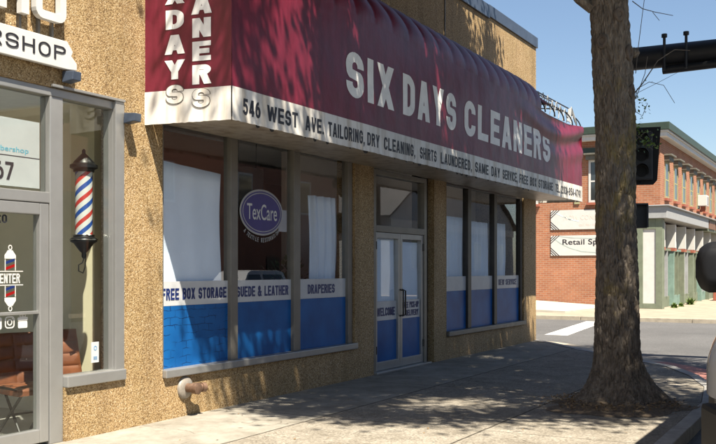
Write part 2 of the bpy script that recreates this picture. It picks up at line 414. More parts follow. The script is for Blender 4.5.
# base colours were mixed a little too pale for a picture exposed this bright: tone all of them down alike
for k_, m_ in M.items():
    if k_ in ('paper', 'letterwhite', 'valance', 'beige', 'ceil', 'cream', 'greyrefl'): continue
    b_ = m_.node_tree.nodes.get('Principled BSDF')
    if b_ is None or not b_.inputs['Base Color'].links: continue
    src = b_.inputs['Base Color'].links[0].from_socket
    m_.node_tree.links.new(mix(m_.node_tree, 1.0, src, (TONE,) * 3, 'MULTIPLY'), b_.inputs['Base Color'])

# ------------------------------------------------------------------ mesh helpers
class MB:
    def __init__(s): s.v = []; s.f = []
    def add(s, vs, fs):
        o = len(s.v); s.v += [tuple(p) for p in vs]; s.f += [tuple(i + o for i in f) for f in fs]; return s
    def box(s, x0, x1, y0, y1, z0, z1):
        return s.add([(x0, y0, z0), (x1, y0, z0), (x1, y1, z0), (x0, y1, z0), (x0, y0, z1), (x1, y0, z1), (x1, y1, z1), (x0, y1, z1)],
                     [(3, 2, 1, 0), (4, 5, 6, 7), (0, 1, 5, 4), (1, 2, 6, 5), (2, 3, 7, 6), (3, 0, 4, 7)])
    def tube(s, pts, r, n=8, cap=True):
        pts = [Vector(p) for p in pts]
        rs = r if isinstance(r, (list, tuple)) else [r] * len(pts)
        rings = []; up = None
        for i, p in enumerate(pts):
            d = (pts[min(i + 1, len(pts) - 1)] - pts[max(i - 1, 0)]).normalized()
            if up is None:
                up = Vector((0, 0, 1)) if abs(d.z) < 0.9 else Vector((1, 0, 0))
            a = d.cross(up).normalized(); b = a.cross(d).normalized(); up = b
            rings.append([p + (a * math.cos(2 * PI * k / n) + b * math.sin(2 * PI * k / n)) * rs[i] for k in range(n)])
        vs = [q for rg in rings for q in rg]; fs = []
        for i in range(len(pts) - 1):
            for k in range(n):
                fs.append((i * n + k, i * n + (k + 1) % n, (i + 1) * n + (k + 1) % n, (i + 1) * n + k))
        if cap:
            fs.append(tuple(range(n - 1, -1, -1))); fs.append(tuple((len(pts) - 1) * n + k for k in range(n)))
        return s.add(vs, fs)
    def lathe(s, prof, c=(0, 0, 0), n=24, axis='Z'):
        vs = []; fs = []
        for r, h in prof:
            for k in range(n):
                a = 2 * PI * k / n
                if axis == 'Z': vs.append((c[0] + r * math.cos(a), c[1] + r * math.sin(a), c[2] + h))
                else: vs.append((c[0] + r * math.cos(a), c[1] + h, c[2] + r * math.sin(a)))
        for i in range(len(prof) - 1):
            for k in range(n):
                fs.append((i * n + k, i * n + (k + 1) % n, (i + 1) * n + (k + 1) % n, (i + 1) * n + k))
        fs.append(tuple(range(n - 1, -1, -1))); fs.append(tuple((len(prof) - 1) * n + k for k in range(n)))
        return s.add(vs, fs)
    def prism(s, poly, d, fn):
        # poly in 2D, extruded by d; fn maps (u, v, w) to the world
        n = len(poly)
        vs = [fn(u, v, 0) for u, v in poly] + [fn(u, v, d) for u, v in poly]
        fs = [tuple(range(n - 1, -1, -1)), tuple(range(n, 2 * n))]
        fs += [(i, (i + 1) % n, n + (i + 1) % n, n + i) for i in range(n)]
        return s.add(vs, fs)
    def grid(s, nu, nv, fn):
        vs = [fn(i / (nu - 1), j / (nv - 1)) for j in range(nv) for i in range(nu)]
        fs = [(j * nu + i, j * nu + i + 1, (j + 1) * nu + i + 1, (j + 1) * nu + i) for j in range(nv - 1) for i in range(nu - 1)]
        return s.add(vs, fs)

def root_loc(p):
    l = Vector((0, 0, 0))
    while p is not None:
        l += p.location; p = p.parent
    return l

def obj(name, mb, m, parent=None, smooth=False, bevel=0.0, origin=None, solid=0.0):
    l = Vector(origin) if origin is not None else Vector((0, 0, 0))
    base = root_loc(parent) if parent is not None else l
    me = bpy.data.meshes.new(name)
    me.from_pydata([tuple(Vector(v) - base) for v in mb.v], [], mb.f)
    bm = bmesh.new(); bm.from_mesh(me)
    bmesh.ops.recalc_face_normals(bm, faces=bm.faces)
    if bevel:
        es = [e for e in bm.edges if len(e.link_faces) == 2 and e.calc_face_angle(0) > 0.5]
        bmesh.ops.bevel(bm, geom=es, offset=bevel, segments=2, affect='EDGES', profile=0.6, clamp_overlap=True)
    bm.to_mesh(me); bm.free()
    mats = m if isinstance(m, (list, tuple)) else [m]
    for x in mats: me.materials.append(M[x] if isinstance(x, str) else x)
    if smooth:
        for p in me.polygons: p.use_smooth = True
        try: me.set_sharp_from_angle(angle=R(40))
        except Exception: pass
    o = bpy.data.objects.new(name, me); COL.objects.link(o)
    if parent is not None: o.parent = parent
    else: o.location = l
    if solid:
        md = o.modifiers.new('thick', 'SOLIDIFY'); md.thickness = solid; md.offset = 0
    return o

def tag(o, label=None, cat=None, group=None, kind=None):
    if label: o['label'] = label
    if cat: o['category'] = cat
    if group: o['group'] = group
    if kind: o['kind'] = kind
    return o

def thing(name, label, cat, loc=(0, 0, 0), group=None, rz=0.0):
    o = bpy.data.objects.new(name, None); COL.objects.link(o)
    o.location = loc; o.rotation_euler = (0, 0, rz); o.empty_display_size = 0.2
    return tag(o, label, cat, group)

def struct(name, mb, m, **kw):
    o = obj(name, mb, m, **kw); o['kind'] = 'structure'; return o

def dup(root, loc, rz=None, label=None):
    r = root.copy(); COL.objects.link(r); r.location = loc
    if rz is not None: r.rotation_euler = (0, 0, rz)
    if label: r['label'] = label
    for ch in list(root.children):
        c = ch.copy(); COL.objects.link(c); c.parent = r
        for g in list(ch.children):
            d = g.copy(); COL.objects.link(d); d.parent = c
    return r

# ------------------------------------------------------------------ block lettering
def arc(cx, cy, rx, ry, a0, a1, n=14):
    return [(cx + rx * math.cos(R(a0 + (a1 - a0) * i / n)), cy + ry * math.sin(R(a0 + (a1 - a0) * i / n))) for i in range(n + 1)]

def ribbon(pts, t, closed=False):
    n = len(pts); P = [Vector(p) for p in pts]; L = []; Q = []
    for i in range(n):
        a = P[i] - P[i - 1] if (i > 0 or closed) else P[1] - P[0]
        b = P[(i + 1) % n] - P[i] if (i < n - 1 or closed) else P[-1] - P[-2]
        if a.length < 1e-6: a = b
        if b.length < 1e-6: b = a
        na = Vector((-a.y, a.x)).normalized(); nb = Vector((-b.y, b.x)).normalized()
        m = (na + nb)
        m = m.normalized() if m.length > 1e-6 else na
        k = (t / 2) / max(0.45, m.dot(na))
        L.append(P[i] + m * k); Q.append(P[i] - m * k)
    return [[tuple(L[i]), tuple(Q[i]), tuple(Q[(i + 1) % n]), tuple(L[(i + 1) % n])] for i in range(n if closed else n - 1)]

def diag(x0, y0, x1, y1, t):
    dy = abs(y1 - y0); L = math.hypot(x1 - x0, dy); h = t / 2 * L / max(dy, 1e-6)
    return [[(x0 - h, y0), (x0 + h, y0), (x1 + h, y1), (x1 - h, y1)]]

def glyph(ch, w, t):
    h = t / 2; q = []
    V = lambda x, a=0, b=1: q.append([(x - h, a), (x + h, a), (x + h, b), (x - h, b)])
    Hh = lambda y, a=0, b=w: q.append([(a, y - h), (b, y - h), (b, y + h), (a, y + h)])
    def rib(p, closed=False): q.extend(ribbon(p, t, closed))
    def dg(*a): q.extend(diag(*a, t))
    W_ = w
    rx = w / 2 - h
    if ch in 'I1|':
        if ch == '1':
            W_ = w * 0.62; V(W_ - h); q.append([(0, 0.72), (W_ - t, 0.86), (W_ - t, 1.0 - 0.02), (0, 0.84)])
        else: W_ = t; V(h)
    elif ch == 'L': V(h); Hh(h, t)
    elif ch == 'T': Hh(1 - h); V(w / 2, 0, 1 - t)
    elif ch == 'E': V(h); Hh(h, t); Hh(1 - h, t); Hh(0.5, t, w * 0.92)
    elif ch == 'F': V(h); Hh(1 - h, t); Hh(0.5, t, w * 0.9)
    elif ch == 'H': V(h); V(w - h); Hh(0.5, t, w - t)
    elif ch == 'N': V(h); V(w - h); q.append([(0.01, 1), (t * 1.05, 1), (w - 0.01, 0), (w - t * 1.05, 0)])
    elif ch == 'M':
        W_ = w * 1.3; V(h); V(W_ - h); dg(W_ / 2, 0.1, h * 1.3, 1, ); dg(W_ / 2, 0.1, W_ - h * 1.3, 1)
    elif ch == 'A':
        W_ = w * 1.1; k = t * 0.5; dg(k, 0, W_ / 2 - t * .08, 1); dg(W_ - k, 0, W_ / 2 + t * .08, 1); q.append([(W_ * .25, .2), (W_ * .75, .2), (W_ * .70, .2 + t * .85), (W_ * .30, .2 + t * .85)])
    elif ch == 'V': W_ = w * 1.08; dg(W_ / 2, 0, t * .55, 1); dg(W_ / 2, 0, W_ - t * .55, 1)
    elif ch == 'W':
        W_ = w * 1.6; a = W_ * 0.28; dg(a, 0, t * .5, 1); dg(a, 0, W_ / 2, 0.95); dg(W_ - a, 0, W_ / 2, 0.95); dg(W_ - a, 0, W_ - t * .5, 1)
    elif ch == 'X': W_ = w * 1.08; dg(t * .55, 0, W_ - t * .55, 1); dg(W_ - t * .55, 0, t * .55, 1)
    elif ch == 'Y': W_ = w * 1.1; V(W_ / 2, 0, 0.42); dg(W_ / 2, 0.4, t * .5, 1); dg(W_ / 2, 0.4, W_ - t * .5, 1)
    elif ch == 'K': V(h); dg(t * 1.1, 0.42, w - t * .4, 1); dg(w - t * .4, 0, t * 1.5, 0.62)
    elif ch == 'Z': Hh(1 - h); Hh(h); dg(t * .5, t, w - t * .5, 1 - t)
    elif ch == 'D': V(h); rib([(t * .9, 1 - h), (w * .42, 1 - h)] + arc(w * .42, 1 - h - (w * .58 - h), w * .58 - h, w * .58 - h, 90, 0, 8) + arc(w * .42, h + (w * .58 - h), w * .58 - h, w * .58 - h, 0, -90, 8) + [(t * .9, h)])
    elif ch == 'O' or ch == '0':
        r = min(rx, 0.5 - h); rib(arc(w / 2, 1 - h - r * 1.1, rx, r * 1.1, 0, 180, 10) + arc(w / 2, h + r * 1.1, rx, r * 1.1, 180, 360, 10), True)
    elif ch == 'C' or ch == 'G':
        r = min(rx * 1.1, 0.5 - h); rib([(w - h, 0.66)] + arc(w / 2, 1 - h - r, rx, r, 0, 180, 10) + arc(w / 2, h + r, rx, r, 180, 360, 10) + [(w - h, 0.34 if ch == 'C' else 0.48)])
        if ch == 'G': Hh(0.48, w * .52, w)
    elif ch == 'U': r = rx; rib([(h, 1)] + arc(w / 2, h + r, rx, r, 180, 360, 12) + [(w - h, 1)])
    elif ch == 'J': r = rx; rib(arc(w / 2, h + r, rx, r, 190, 360, 10) + [(w - h, 1)])
    elif ch == 'S':
        r1 = (1 - t) / 4
        rib([(w - h, 1 - h - r1 * 1.15)] + arc(w / 2, 1 - h - r1, rx, r1, 0, 180, 10) + [(h, 1 - h - r1 * 1.2)] + arc(h + rx * .55, 0.5 + r1 * .45, rx * .5, r1 * .45, 200, 235, 3) +
            arc(w - h - rx * .55, 0.5 - r1 * .45, rx * .5, r1 * .45, 55, 20, 3) + [(w - h, h + r1 * 1.2)] + arc(w / 2, h + r1, rx, r1, 0, -180, 10) + [(h, h + r1 * 1.15)])
    elif ch in 'PRB':
        r = (0.52 - t) / 2 if ch != 'B' else (0.53 - t) / 2
        top = [(t * .9, 1 - h), (w - h - r, 1 - h)] + arc(w - h - r, 1 - h - r, r, r, 90, -90, 10) + [(t * .9, 1 - h - 2 * r)]
        V(h); rib(top)
        if ch == 'R': dg(w - t * .45, 0, w * .55, 1 - t - 2 * r + h)
        if ch == 'B':
            r2 = (0.47 + t - t) / 2 - 0.0; r2 = (1 - h - 2 * r - h) / 2
            rib([(t * .9, h + 2 * r2), (w - h - r2, h + 2 * r2)] + arc(w - h - r2, h + r2, r2, r2, 90, -90, 10) + [(t * .9, h)])
    elif ch == 'Q': return glyph('O', w, t)
    elif ch == '2':
        r = min(rx, .25); rib([(h, .70)] + arc(w / 2, 1 - h - r, rx, r, 175, -25, 10) + [(h * 1.2, t * 1.0)]); Hh(h)
    elif ch == '3':
        r = (1 - t) / 4; rib(arc(w / 2, 1 - h - r, rx, r, 160, -90, 10) ); rib(arc(w / 2, h + r, rx, r, 90, -160, 10))
    elif ch == '4': V(w - h * 1.8); Hh(.27); dg(h * 1.0, .27, w - t * 1.2, 1)
    elif ch == '5':
        r = .29; q.append([(h * .6, .5), (h * .6 + t, .5), (h * .9 + t, 1), (h * .9, 1)]); Hh(1 - h, t, w * .95); rib([(t * .8, .60), (w / 2, .62)] + arc(w / 2, h + (.62 - h) / 2, rx, (.62 - h) / 2, 90, -160, 12))
    elif ch in '69':
        r = .27
        c = arc(w / 2, h + r, rx, r, 0, 360, 16)[:-1]; st = [(h, h + r)] + arc(w / 2 + rx * .3, .55, rx * 1.3, .45 - h, 180, 85, 8)
        if ch == '9':
            c = [(w - x, 1 - y) for x, y in c]; st = [(w - x, 1 - y) for x, y in st]
        rib(c, True); rib(st)
    elif ch == '7': Hh(1 - h); dg(w * .3, 0, w - t * .55, 1 - t)
    elif ch == '8':
        r = (1 - t) / 4; rib(arc(w / 2, 1 - h - r, rx * .92, r, 0, 360, 16)[:-1], True); rib(arc(w / 2, h + r, rx, r, 0, 360, 16)[:-1], True)
    elif ch == '&':
        W_ = w * 1.15; rib(arc(w * .42, .77, w * .22, .16, -50, 230, 10)); rib([(w * .62, .62)] + arc(w * .42, .26, w * .34, .2, 130, 340, 10) + [(w * 1.0, .5)]); dg(w * 1.02, 0, w * .27, .68)
    elif ch == '.': W_ = t; q.append([(0, 0), (t, 0), (t, t), (0, t)])
    elif ch == ',': W_ = t; q.append([(0, 0), (t, 0), (t, t), (0, t)]); q.append([(t * .4, 0), (t, 0), (t * .5, -t * .9), (0, -t * .9)])
    elif ch == '-': W_ = w * .6; Hh(.42, 0, W_)
    elif ch == '(': W_ = w * .5; rib(arc(w * .75, .45, w * .55, .62, 130, 230, 8))
    elif ch == ')': W_ = w * .5; rib(arc(-w * .25, .45, w * .55, .62, 50, -50, 8))
    elif ch == ' ': W_ = w * .6
    return q, W_

def letters(mb, text, x0, x1, h, t, fn, depth=0.004, w=0.55, gap=0.11, lift=0.0):
    """block letters filling x0..x1, h tall; fn(u, v, d) -> world, d is out of the surface"""
    items = []; x = 0.0
    for i, ch in enumerate(text):
        q, W_ = glyph(ch, w, t)
        items.append((x, q)); x += W_ + gap
    tot = x - gap
    sx = (x1 - x0) / tot if x1 is not None else h
    for ox, q in items:
        for i, poly in enumerate(q):
            d1 = depth + 0.0003 * (i % 5)
            mb.prism([(x0 + (ox + a) * sx, b * h) for a, b in poly], d1, lambda u, v, d: fn(u, v, d + lift))
    return mb

def facade(y, z):      # text plane facing the street
    return lambda u, v, d: (u, y - d, z + v)

def word(parent, m, text, x0, x1, h, t, fn, depth=.004, name='lettering', **kw):
    return obj(name, letters(MB(), text, x0, x1, h, t, fn, depth, **kw), m, parent)

def printed(parent, m, text, x0, x1, h, t, fn, lift=.0025, name='lettering', w=.55, gap=.11):
    # paint on canvas: every stroke is cut small enough to follow the folds
    mb = MB(); items = []; x = 0.0
    for ch in text:
        q, W_ = glyph(ch, w, t); items.append((x, q)); x += W_ + gap
    sx = (x1 - x0) / (x - gap)
    for ox, q in items:
        for i, p in enumerate(q):
            P = [Vector((x0 + (ox + a) * sx, b * h)) for a, b in p]
            n1 = max(1, int(max((P[1] - P[0]).length, (P[2] - P[3]).length) / .05)); n2 = max(1, int(max((P[3] - P[0]).length, (P[2] - P[1]).length) / .05))
            def f2(u, v, P=P, i=i):
                c_ = P[0].lerp(P[1], u).lerp(P[3].lerp(P[2], u), v); return fn(c_.x, c_.y, lift + .0002 * (i % 5))
            mb.grid(n1 + 1, n2 + 1, f2)
    return obj(name, mb, m, parent)

def font_text(mb, body, x0, x1, h, fn, offset=0.0, depth=0.003):
    c = bpy.data.curves.new('tmp', 'FONT'); c.body = body; c.size = 1.0; c.offset = offset; c.resolution_u = 4
    o = bpy.data.objects.new('tmp', c); COL.objects.link(o)
    dg_ = bpy.context.evaluated_depsgraph_get()
    me = bpy.data.meshes.new_from_object(o.evaluated_get(dg_))
    xs = [v.co.x for v in me.vertices]; ys = [v.co.y for v in me.vertices]
    a, b = min(xs), max(xs); cap = 0.69
    k = (x1 - x0) / (b - a)
    mb.add([fn(x0 + (v.co.x - a) * k, v.co.y / cap * h, depth) for v in me.vertices], [tuple(p.vertices) for p in me.polygons])
    COL.objects.unlink(o); bpy.data.objects.remove(o); bpy.data.curves.remove(c); bpy.data.meshes.remove(me)
    return mb

# ================================================================== GROUND
struct('road', MB().add([(-150, -200, -0.13), (400, -200, -0.13), (400, 200, -0.13), (-150, 200, -0.13)], [(0, 1, 2, 3)]), 'asphalt')
KERB = [(-40, -5.0), (8, -5.0), (12, -4.95), (13.6, -4.75), (14.9, -4.35), (16.2, -3.75), (17.3, -2.85), (18.8, -1.55), (20.2, -0.5), (21.2, 0.45), (21.9, 1.7), (22.2, 3.2), (22.3, 6), (22.3, 60)]
def offset(poly, d):
    out = []
    P = [Vector(p) for p in poly]
    for i in range(len(P)):
        a = (P[i] - P[max(i - 1, 0)]) if i else P[1] - P[0]
        b = (P[min(i + 1, len(P) - 1)] - P[i]) if i < len(P) - 1 else a
        n1 = Vector((-a.y, a.x)).normalized(); n2 = Vector((-b.y, b.x)).normalized()
        m = (n1 + n2).normalized(); out.append(P[i] + m * d / max(.5, m.dot(n1)))
    return [tuple(p) for p in out]
K2 = offset(KERB, 0.16)          # inner edge of the kerb stones
# sidewalk slab inside the kerb
wk = MB(); poly = K2 + [(-40, 60)]
n = len(poly)
bmw = bmesh.new(); vs_ = [bmw.verts.new((x, y, 0.0)) for x, y in poly]; bmw.faces.new(vs_); bmesh.ops.triangulate(bmw, faces=bmw.faces)
bmw.verts.index_update(); wk.add([v.co[:] for v in bmw.verts], [tuple(v.index for v in f.verts) for f in bmw.faces]); bmw.free()
wk.add([(x, y, 0.0) for x, y in K2] + [(x, y, -0.2) for x, y in K2], [(i, i + 1, len(K2) + i + 1, len(K2) + i) for i in range(len(K2) - 1)])
struct('sidewalk', wk, 'pave')
# kerb as separate stones with joints, all one structure
kb = MB()
def dens(poly, step):
    out = []
    for a, b in zip(poly[:-1], poly[1:]):
        a, b = Vector(a), Vector(b); k = max(1, int((b - a).length / step))
        out += [a.lerp(b, i / k) for i in range(k)]
    return [tuple(p) for p in out] + [poly[-1]]
seg = dens(KERB[:-1], 1.5)
o1 = seg; o2 = offset(seg, 0.155)
for i in range(len(seg) - 1):
    g = 0.006
    a, b, c, d = Vector(o1[i]), Vector(o1[i + 1]), Vector(o2[i + 1]), Vector(o2[i])
    a2, b2 = a.lerp(b, g), b.lerp(a, g); d2, c2 = d.lerp(c, g), c.lerp(d, g)
    zt = 0.012 + random.uniform(-.006, .006)
    kb.add([(*a2, -.25), (*b2, -.25), (*c2, -.25), (*d2, -.25), (*a2, zt), (*b2, zt), (*c2, zt), (*d2, zt)],
           [(0, 1, 5, 4), (1, 2, 6, 5), (2, 3, 7, 6), (3, 0, 4, 7), (4, 5, 6, 7)])
struct('kerb', kb, 'kerb', bevel=0.012)
# gutter apron round the corner: cream concrete then a red ramp
ap = [p for p in KERB if 13.5 < p[0] < 22.35 and p[1] < 7]
ao = offset(ap, -0.95)
ap = dens(ap, .4); ao2 = offset(ap, -0.95)
cut = [i for i, p in enumerate(ap) if p[0] > 17.6][0]
struct('gutter_apron', MB().add([(x, y, -.118) for x, y in ap[cut:]] + [(x, y, -.126) for x, y in ao2[cut:]], [(i, i + 1, len(ap) - cut + i + 1, len(ap) - cut + i) for i in range(len(ap) - cut - 1)]), 'gutter')
struct('red_ramp', MB().add([(x, y, -.118) for x, y in ap[:cut + 1]] + [(x, y, -.126) for x, y in ao2[:cut + 1]], [(i, i + 1, cut + 1 + i + 1, cut + 1 + i) for i in range(cut)]), 'redpave')
# crosswalk line over the side street
cw = MB()
cw.grid(22, 3, lambda u, v: (24.3 + u * 6.9 + 0.05 * noise.noise((u * 40, v * 5, 1)), 0.62 + .7 * u + (v - .5) * .62 + 0.02 * noise.noise((u * 30, v * 9, 2)), -0.126))
struct('crosswalk_line', cw, 'paint')
# far sidewalk before the brick building, with its kerb and the sloped concrete apron
struct('far_sidewalk', MB().add([(32.0, -3.4, 0.0), (32.0, 40, 0.0), (120, 40, 0.0), (120, -3.4, 0.0), (32.0, -3.4, -.2), (32.0, 40, -.2), (120, -3.4, -.2)],
       [(0, 1, 2, 3), (0, 4, 5, 1), (0, 3, 6, 4)]), 'farwalk')
fk = MB()
for k in range(24): fk.box(31.82, 31.995, -3.4 + k * 1.8, -3.4 + k * 1.8 + 1.785, -.2, .008)
for k in range(45): fk.box(31.82 + k * 1.8, 31.82 + k * 1.8 + 1.785, -3.58, -3.405, -.2, .008)
struct('far_kerb', fk, 'gutter', bevel=.015)
struct('loading_apron', MB().add([(34.2, 3.2, .0), (39.15, 2.6, .0), (39.15, 2.6, .08), (34.2, 3.2, .06), (34.2, 14, .0), (39.15, 14, .0), (39.15, 14, .75), (34.2, 14, .35)],
       [(0, 1, 2, 3), (4, 7, 6, 5), (3, 2, 6, 7), (0, 3, 7, 4), (1, 5, 6, 2)]), 'concrete')

# ================================================================== SHOP BUILDING
SB = thing('shop_building', 'two shopfronts in one pebble-dashed tan stone building with a blue-grey parapet', 'building', (10, 0, 0))
TOP = 6.55
w = MB()
w.box(-3, 20.66, 0, .3, 3.26, TOP)              # above the openings
w.box(-3, 3.9, 0, .3, 0, 3.26)
w.box(6.47, 7.25, 0, .3, 0, .50)                # knee wall under the barber window
w.box(7.255, 7.855, 0, .3, 0, 3.26)             # pier between the shops
w.box(7.855, 12.12, 0, .3, 0, .44)              # under the three-pane window
w.box(12.12, 12.72, 0, .3, 0, 3.26)             # pier left of the doors
w.box(14.98, 15.52, 0, .3, 0, 3.26)             # pier right of the doors
w.box(15.52, 19.82, 0, .3, 0, .40)
w.box(19.82, 20.66, 0, .3, 0, 3.26)
w.box(20.36, 20.66, .3, 9.7, 0, TOP)            # side wall
w.box(-3, -2.7, .3, 9.7, 0, TOP); w.box(-3, 20.66, 9.7, 10, 0, TOP)
w.box(12.72, 12.76, .06, .3, 0, 3.26)
obj('stone_wall', w, 'stone', SB)
obj('wall_seam', MB().box(15.42, 15.445, -.012, 0, 4.9, TOP), 'bronze', SB)
obj('roof', MB().box(-2.7, 20.36, .3, 9.7, 6.2, 6.4), 'rooftile', SB)
fl = MB().box(-3.02, 14.2, -.035, .34, TOP, 6.77); fl.box(14.2, 17.6, -.045, .34, TOP - .05, 6.76); fl.box(17.6, 20.70, -.035, .34, TOP, 6.78)
obj('parapet_flashing', fl, 'flash', SB, bevel=.008)
# interiors
it = MB().box(-2.7, 7.66, 2.5, 2.6, .012, 3.4); it.box(7.66, 7.8, .3, 4.7, 0, 3.4)
obj('barber_room_wall', it, 'beige', SB)
obj('barber_column', MB().box(7.50, 7.655, .62, .95, 0, 3.395), 'cream', SB)
obj('barber_counter', MB().box(4.0, 5.2, 1.6, 2.2, .012, 1.0), 'darkin', SB)
obj('shop_floor', MB().box(-2.7, 7.66, .3, 4.6, -.02, .012), 'tilefloor', SB)
obj('ceiling', MB().box(-2.7, 20.36, .3, 4.7, 3.4, 3.5), 'ceil', SB)
obj('shop_floor', MB().box(7.8, 20.36, .3, 4.6, -.02, .012), 'darkin', SB)
obj('shop_room_wall', MB().box(7.8, 20.36, 4.6, 4.7, 0, 3.4), 'brownin', SB)
obj('reflection_backing', MB().box(9.0, 11.25, 1.5, 1.58, .012, 3.4), 'brownrefl', SB)  # added backing that imitates the brown reflection in the middle panes
obj('reflection_backing', MB().box(12.3, 20.3, 1.3, 1.38, .012, 3.4), 'greyrefl', SB)  # added backing to brighten the glass of the transom and farther panes
obj('shop_counter', MB().box(9.1, 11.1, .8, 1.3, .012, 1.1), 'darkin', SB)

def film(win, x0, x1, z0, zb, zt, y):
    obj('window_film', MB().box(x0, x1, y - .004, y, z0, zb), 'film', win)
    obj('film_band', MB().box(x0, x1, y - .005, y - .001, zb + .002, zt), 'band', win)

# three-pane shop window left of the doors
GY = 0.085
def shop_window(x0, x1, zb, zt, mull, frame_m, labels, mull_m=None):
    win = obj('shop_window', MB().box(x0, x1, .03, .14, zt, zt + .07).box(x0, x0 + .05, .03, .14, zb, zt).box(x1 - .12, x1, .03, .14, zb, zt), frame_m, SB, bevel=.006)
    mu = MB()
    for a, b in mull: mu.box(a, b, .03, .14, zb, zt)
    obj('mullion', mu, mull_m or frame_m, win, bevel=.006)
    obj('sill', MB().box(x0 - .0, x1 + .03, -.05, .145, zb - .085, zb), 'alu' if frame_m != 'bronze' else 'aluwarm', win, bevel=.01)
    edges = [x0 + .05] + [e for m_ in mull for e in m_] + [x1 - .12]
    for i in range(0, len(edges), 2):
        a, b = edges[i], edges[i + 1]
        obj('pane', MB().box(a, b, GY, GY + .008, zb, zt), 'glass', win)
        film(win, a, b, zb, 1.2, 1.465, GY - .002)
    return win
w1 = shop_window(7.86, 12.10, .53, 3.15, [(9.12, 9.26), (10.51, 10.67)], 'aluwarm', None)
f = facade(GY - .008, 1.265)
for wd, a, b in (('FREE BOX STORAGE', 7.93, 9.09), ('SUEDE & LEATHER', 9.30, 10.44), ('DRAPERIES', 10.93, 11.66)): word(w1, 'navyink', wd, a, b, .125, .19, f, .003)
w2 = shop_window(15.55, 19.80, .49, 3.10, [(16.63, 16.80), (18.05, 18.21)], 'bronze', None, 'bronze')
lt = MB(); letters(lt, 'NEW SERVICE', 18.42, 19.52, .12, .19, facade(GY - .008, 1.27), .003)
obj('lettering', lt, 'navyink', w2)

# glazed double doors
df = MB().box(12.76, 12.84, .02, .16, 0, 3.12).box(14.62, 14.72, .02, .16, 0, 3.12).box(12.84, 14.62, .02, .16, 3.04, 3.12).box(12.84, 14.62, .02, .16, 2.17, 2.27)
dfo = obj('door_frame', df, 'aluwarm', SB, bevel=.006)
obj('pane', MB().box(12.84, 14.62, GY, GY + .008, 2.27, 3.04), 'glass', dfo)
obj('threshold', MB().box(12.72, 14.75, -.06, .16, 0, .035), 'alu', dfo, bevel=.008)
obj('side_jamb', MB().box(14.722, 14.98, .12, .3, 0, 3.2), 'bronze', dfo)
for (a, b, words) in ((12.845, 13.725, ['WELCOME']), (13.735, 14.615, ['FREE PICK-UP', '& DELIVERY'])):
    lf = MB().box(a, a + .07, .04, .12, .04, 2.165).box(b - .07, b, .04, .12, .04, 2.165).box(a + .07, b - .07, .04, .12, 2.08, 2.165).box(a + .07, b - .07, .04, .12, .04, .17)
    leaf = obj('door_leaf', lf, 'alu', SB, bevel=.006)
    obj('pane', MB().box(a + .07, b - .07, GY, GY + .008, .17, 2.08), 'glass', leaf)
    obj('window_film', MB().box(a + .07, b - .07, GY - .006, GY - .002, .17, .80), 'film', leaf)
    obj('film_band', MB().box(a + .07, b - .07, GY - .006, GY - .002, .802, 1.10), 'band', leaf)
    if len(words) == 1: word(leaf, 'navyink', words[0], a + .13, b - .13, .13, .19, facade(GY - .008, .87), .003)
    else:
        word(leaf, 'navyink', words[0], a + .14, b - .11, .10, .19, facade(GY - .008, .965), .003); word(leaf, 'navyink', words[1], a + .15, b - .12, .10, .19, facade(GY - .008, .835), .003)
    hx = b - .035 if a < 13 else a + .035
    obj('handle', MB().tube([(hx, .03, .85), (hx, -.03, .87), (hx, -.03, 1.25), (hx, .03, 1.27)], .014, 8), 'bronze', leaf, smooth=True)
    hg = a + .01 if a < 13 else b - .01
    obj('hinge', MB().lathe([(.016, 0), (.016, .12)], (hg, .03, .3), 8).lathe([(.016, 0), (.016, .12)], (hg, .03, 1.9), 8), 'bronze', leaf)

# barber shopfront: door bay, transom and window
bf = MB().box(3.9, 7.25, .02, .15, 3.18, 3.26).box(6.31, 6.47, .02, .15, 0, 3.18).box(7.13, 7.25, .02, .15, .5, 3.18).box(4.98, 6.31, .025, .15, 2.20, 2.30).box(4.90, 4.98, .02, .15, 0, 3.18)
bfo = obj('barber_window_frame', bf, 'alu', SB, bevel=.008)
obj('frame_lip', MB().box(7.13, 7.255, -.015, .02, .5, 3.26).box(6.30, 7.255, -.03, .02, 3.26, 3.285), 'alu', bfo, bevel=.004)
obj('sill', MB().box(6.47, 7.26, -.04, .15, .5, .605), 'alu', bfo, bevel=.01)
obj('pane', MB().box(6.47, 7.13, .08, .088, .605, 3.18), 'clearglass', bfo)
obj('pane', MB().box(4.98, 6.31, .08, .088, 2.30, 3.18), 'clearglass', bfo)
obj('pane', MB().box(3.9, 4.90, .08, .088, .0, 3.18), 'clearglass', bfo)
pb = obj('transom_sheet', MB().box(4.98, 6.25, .090, .098, 2.33, 2.93), 'band', bfo)
lt = MB(); letters(lt, '67', 5.75, 5.95, .155, .16, facade(.0896, 2.385), .003)
lt.box(5.0, 6.25, .0885, .0897, 2.595, 2.602)
obj('house_number', lt, 'ink', bfo)
lt = MB(); font_text(lt, 'barbershop', 5.68, 6.12, .045, facade(.0896, 2.635), .01, .0015)
obj('lettering', lt, plain('sky_blue_lettering', (.10, .34, .45), .5), bfo)
dl = MB().box(5.0, 5.08, .03, .12, .03, 2.195).box(6.20, 6.305, .03, .12, .03, 2.195).box(5.08, 6.20, .03, .12, 2.09, 2.195).box(5.08, 6.20, .03, .12, .03, .15)
bdoor = obj('barber_door', dl, 'alu', SB, bevel=.008)
obj('pane', MB().box(5.08, 6.20, .075, .083, .15, 2.09), 'clearglass', bdoor)
obj('door_rail', MB().box(5.08, 6.20, .045, .105, 1.195, 1.222), 'alu', bdoor, bevel=.004)
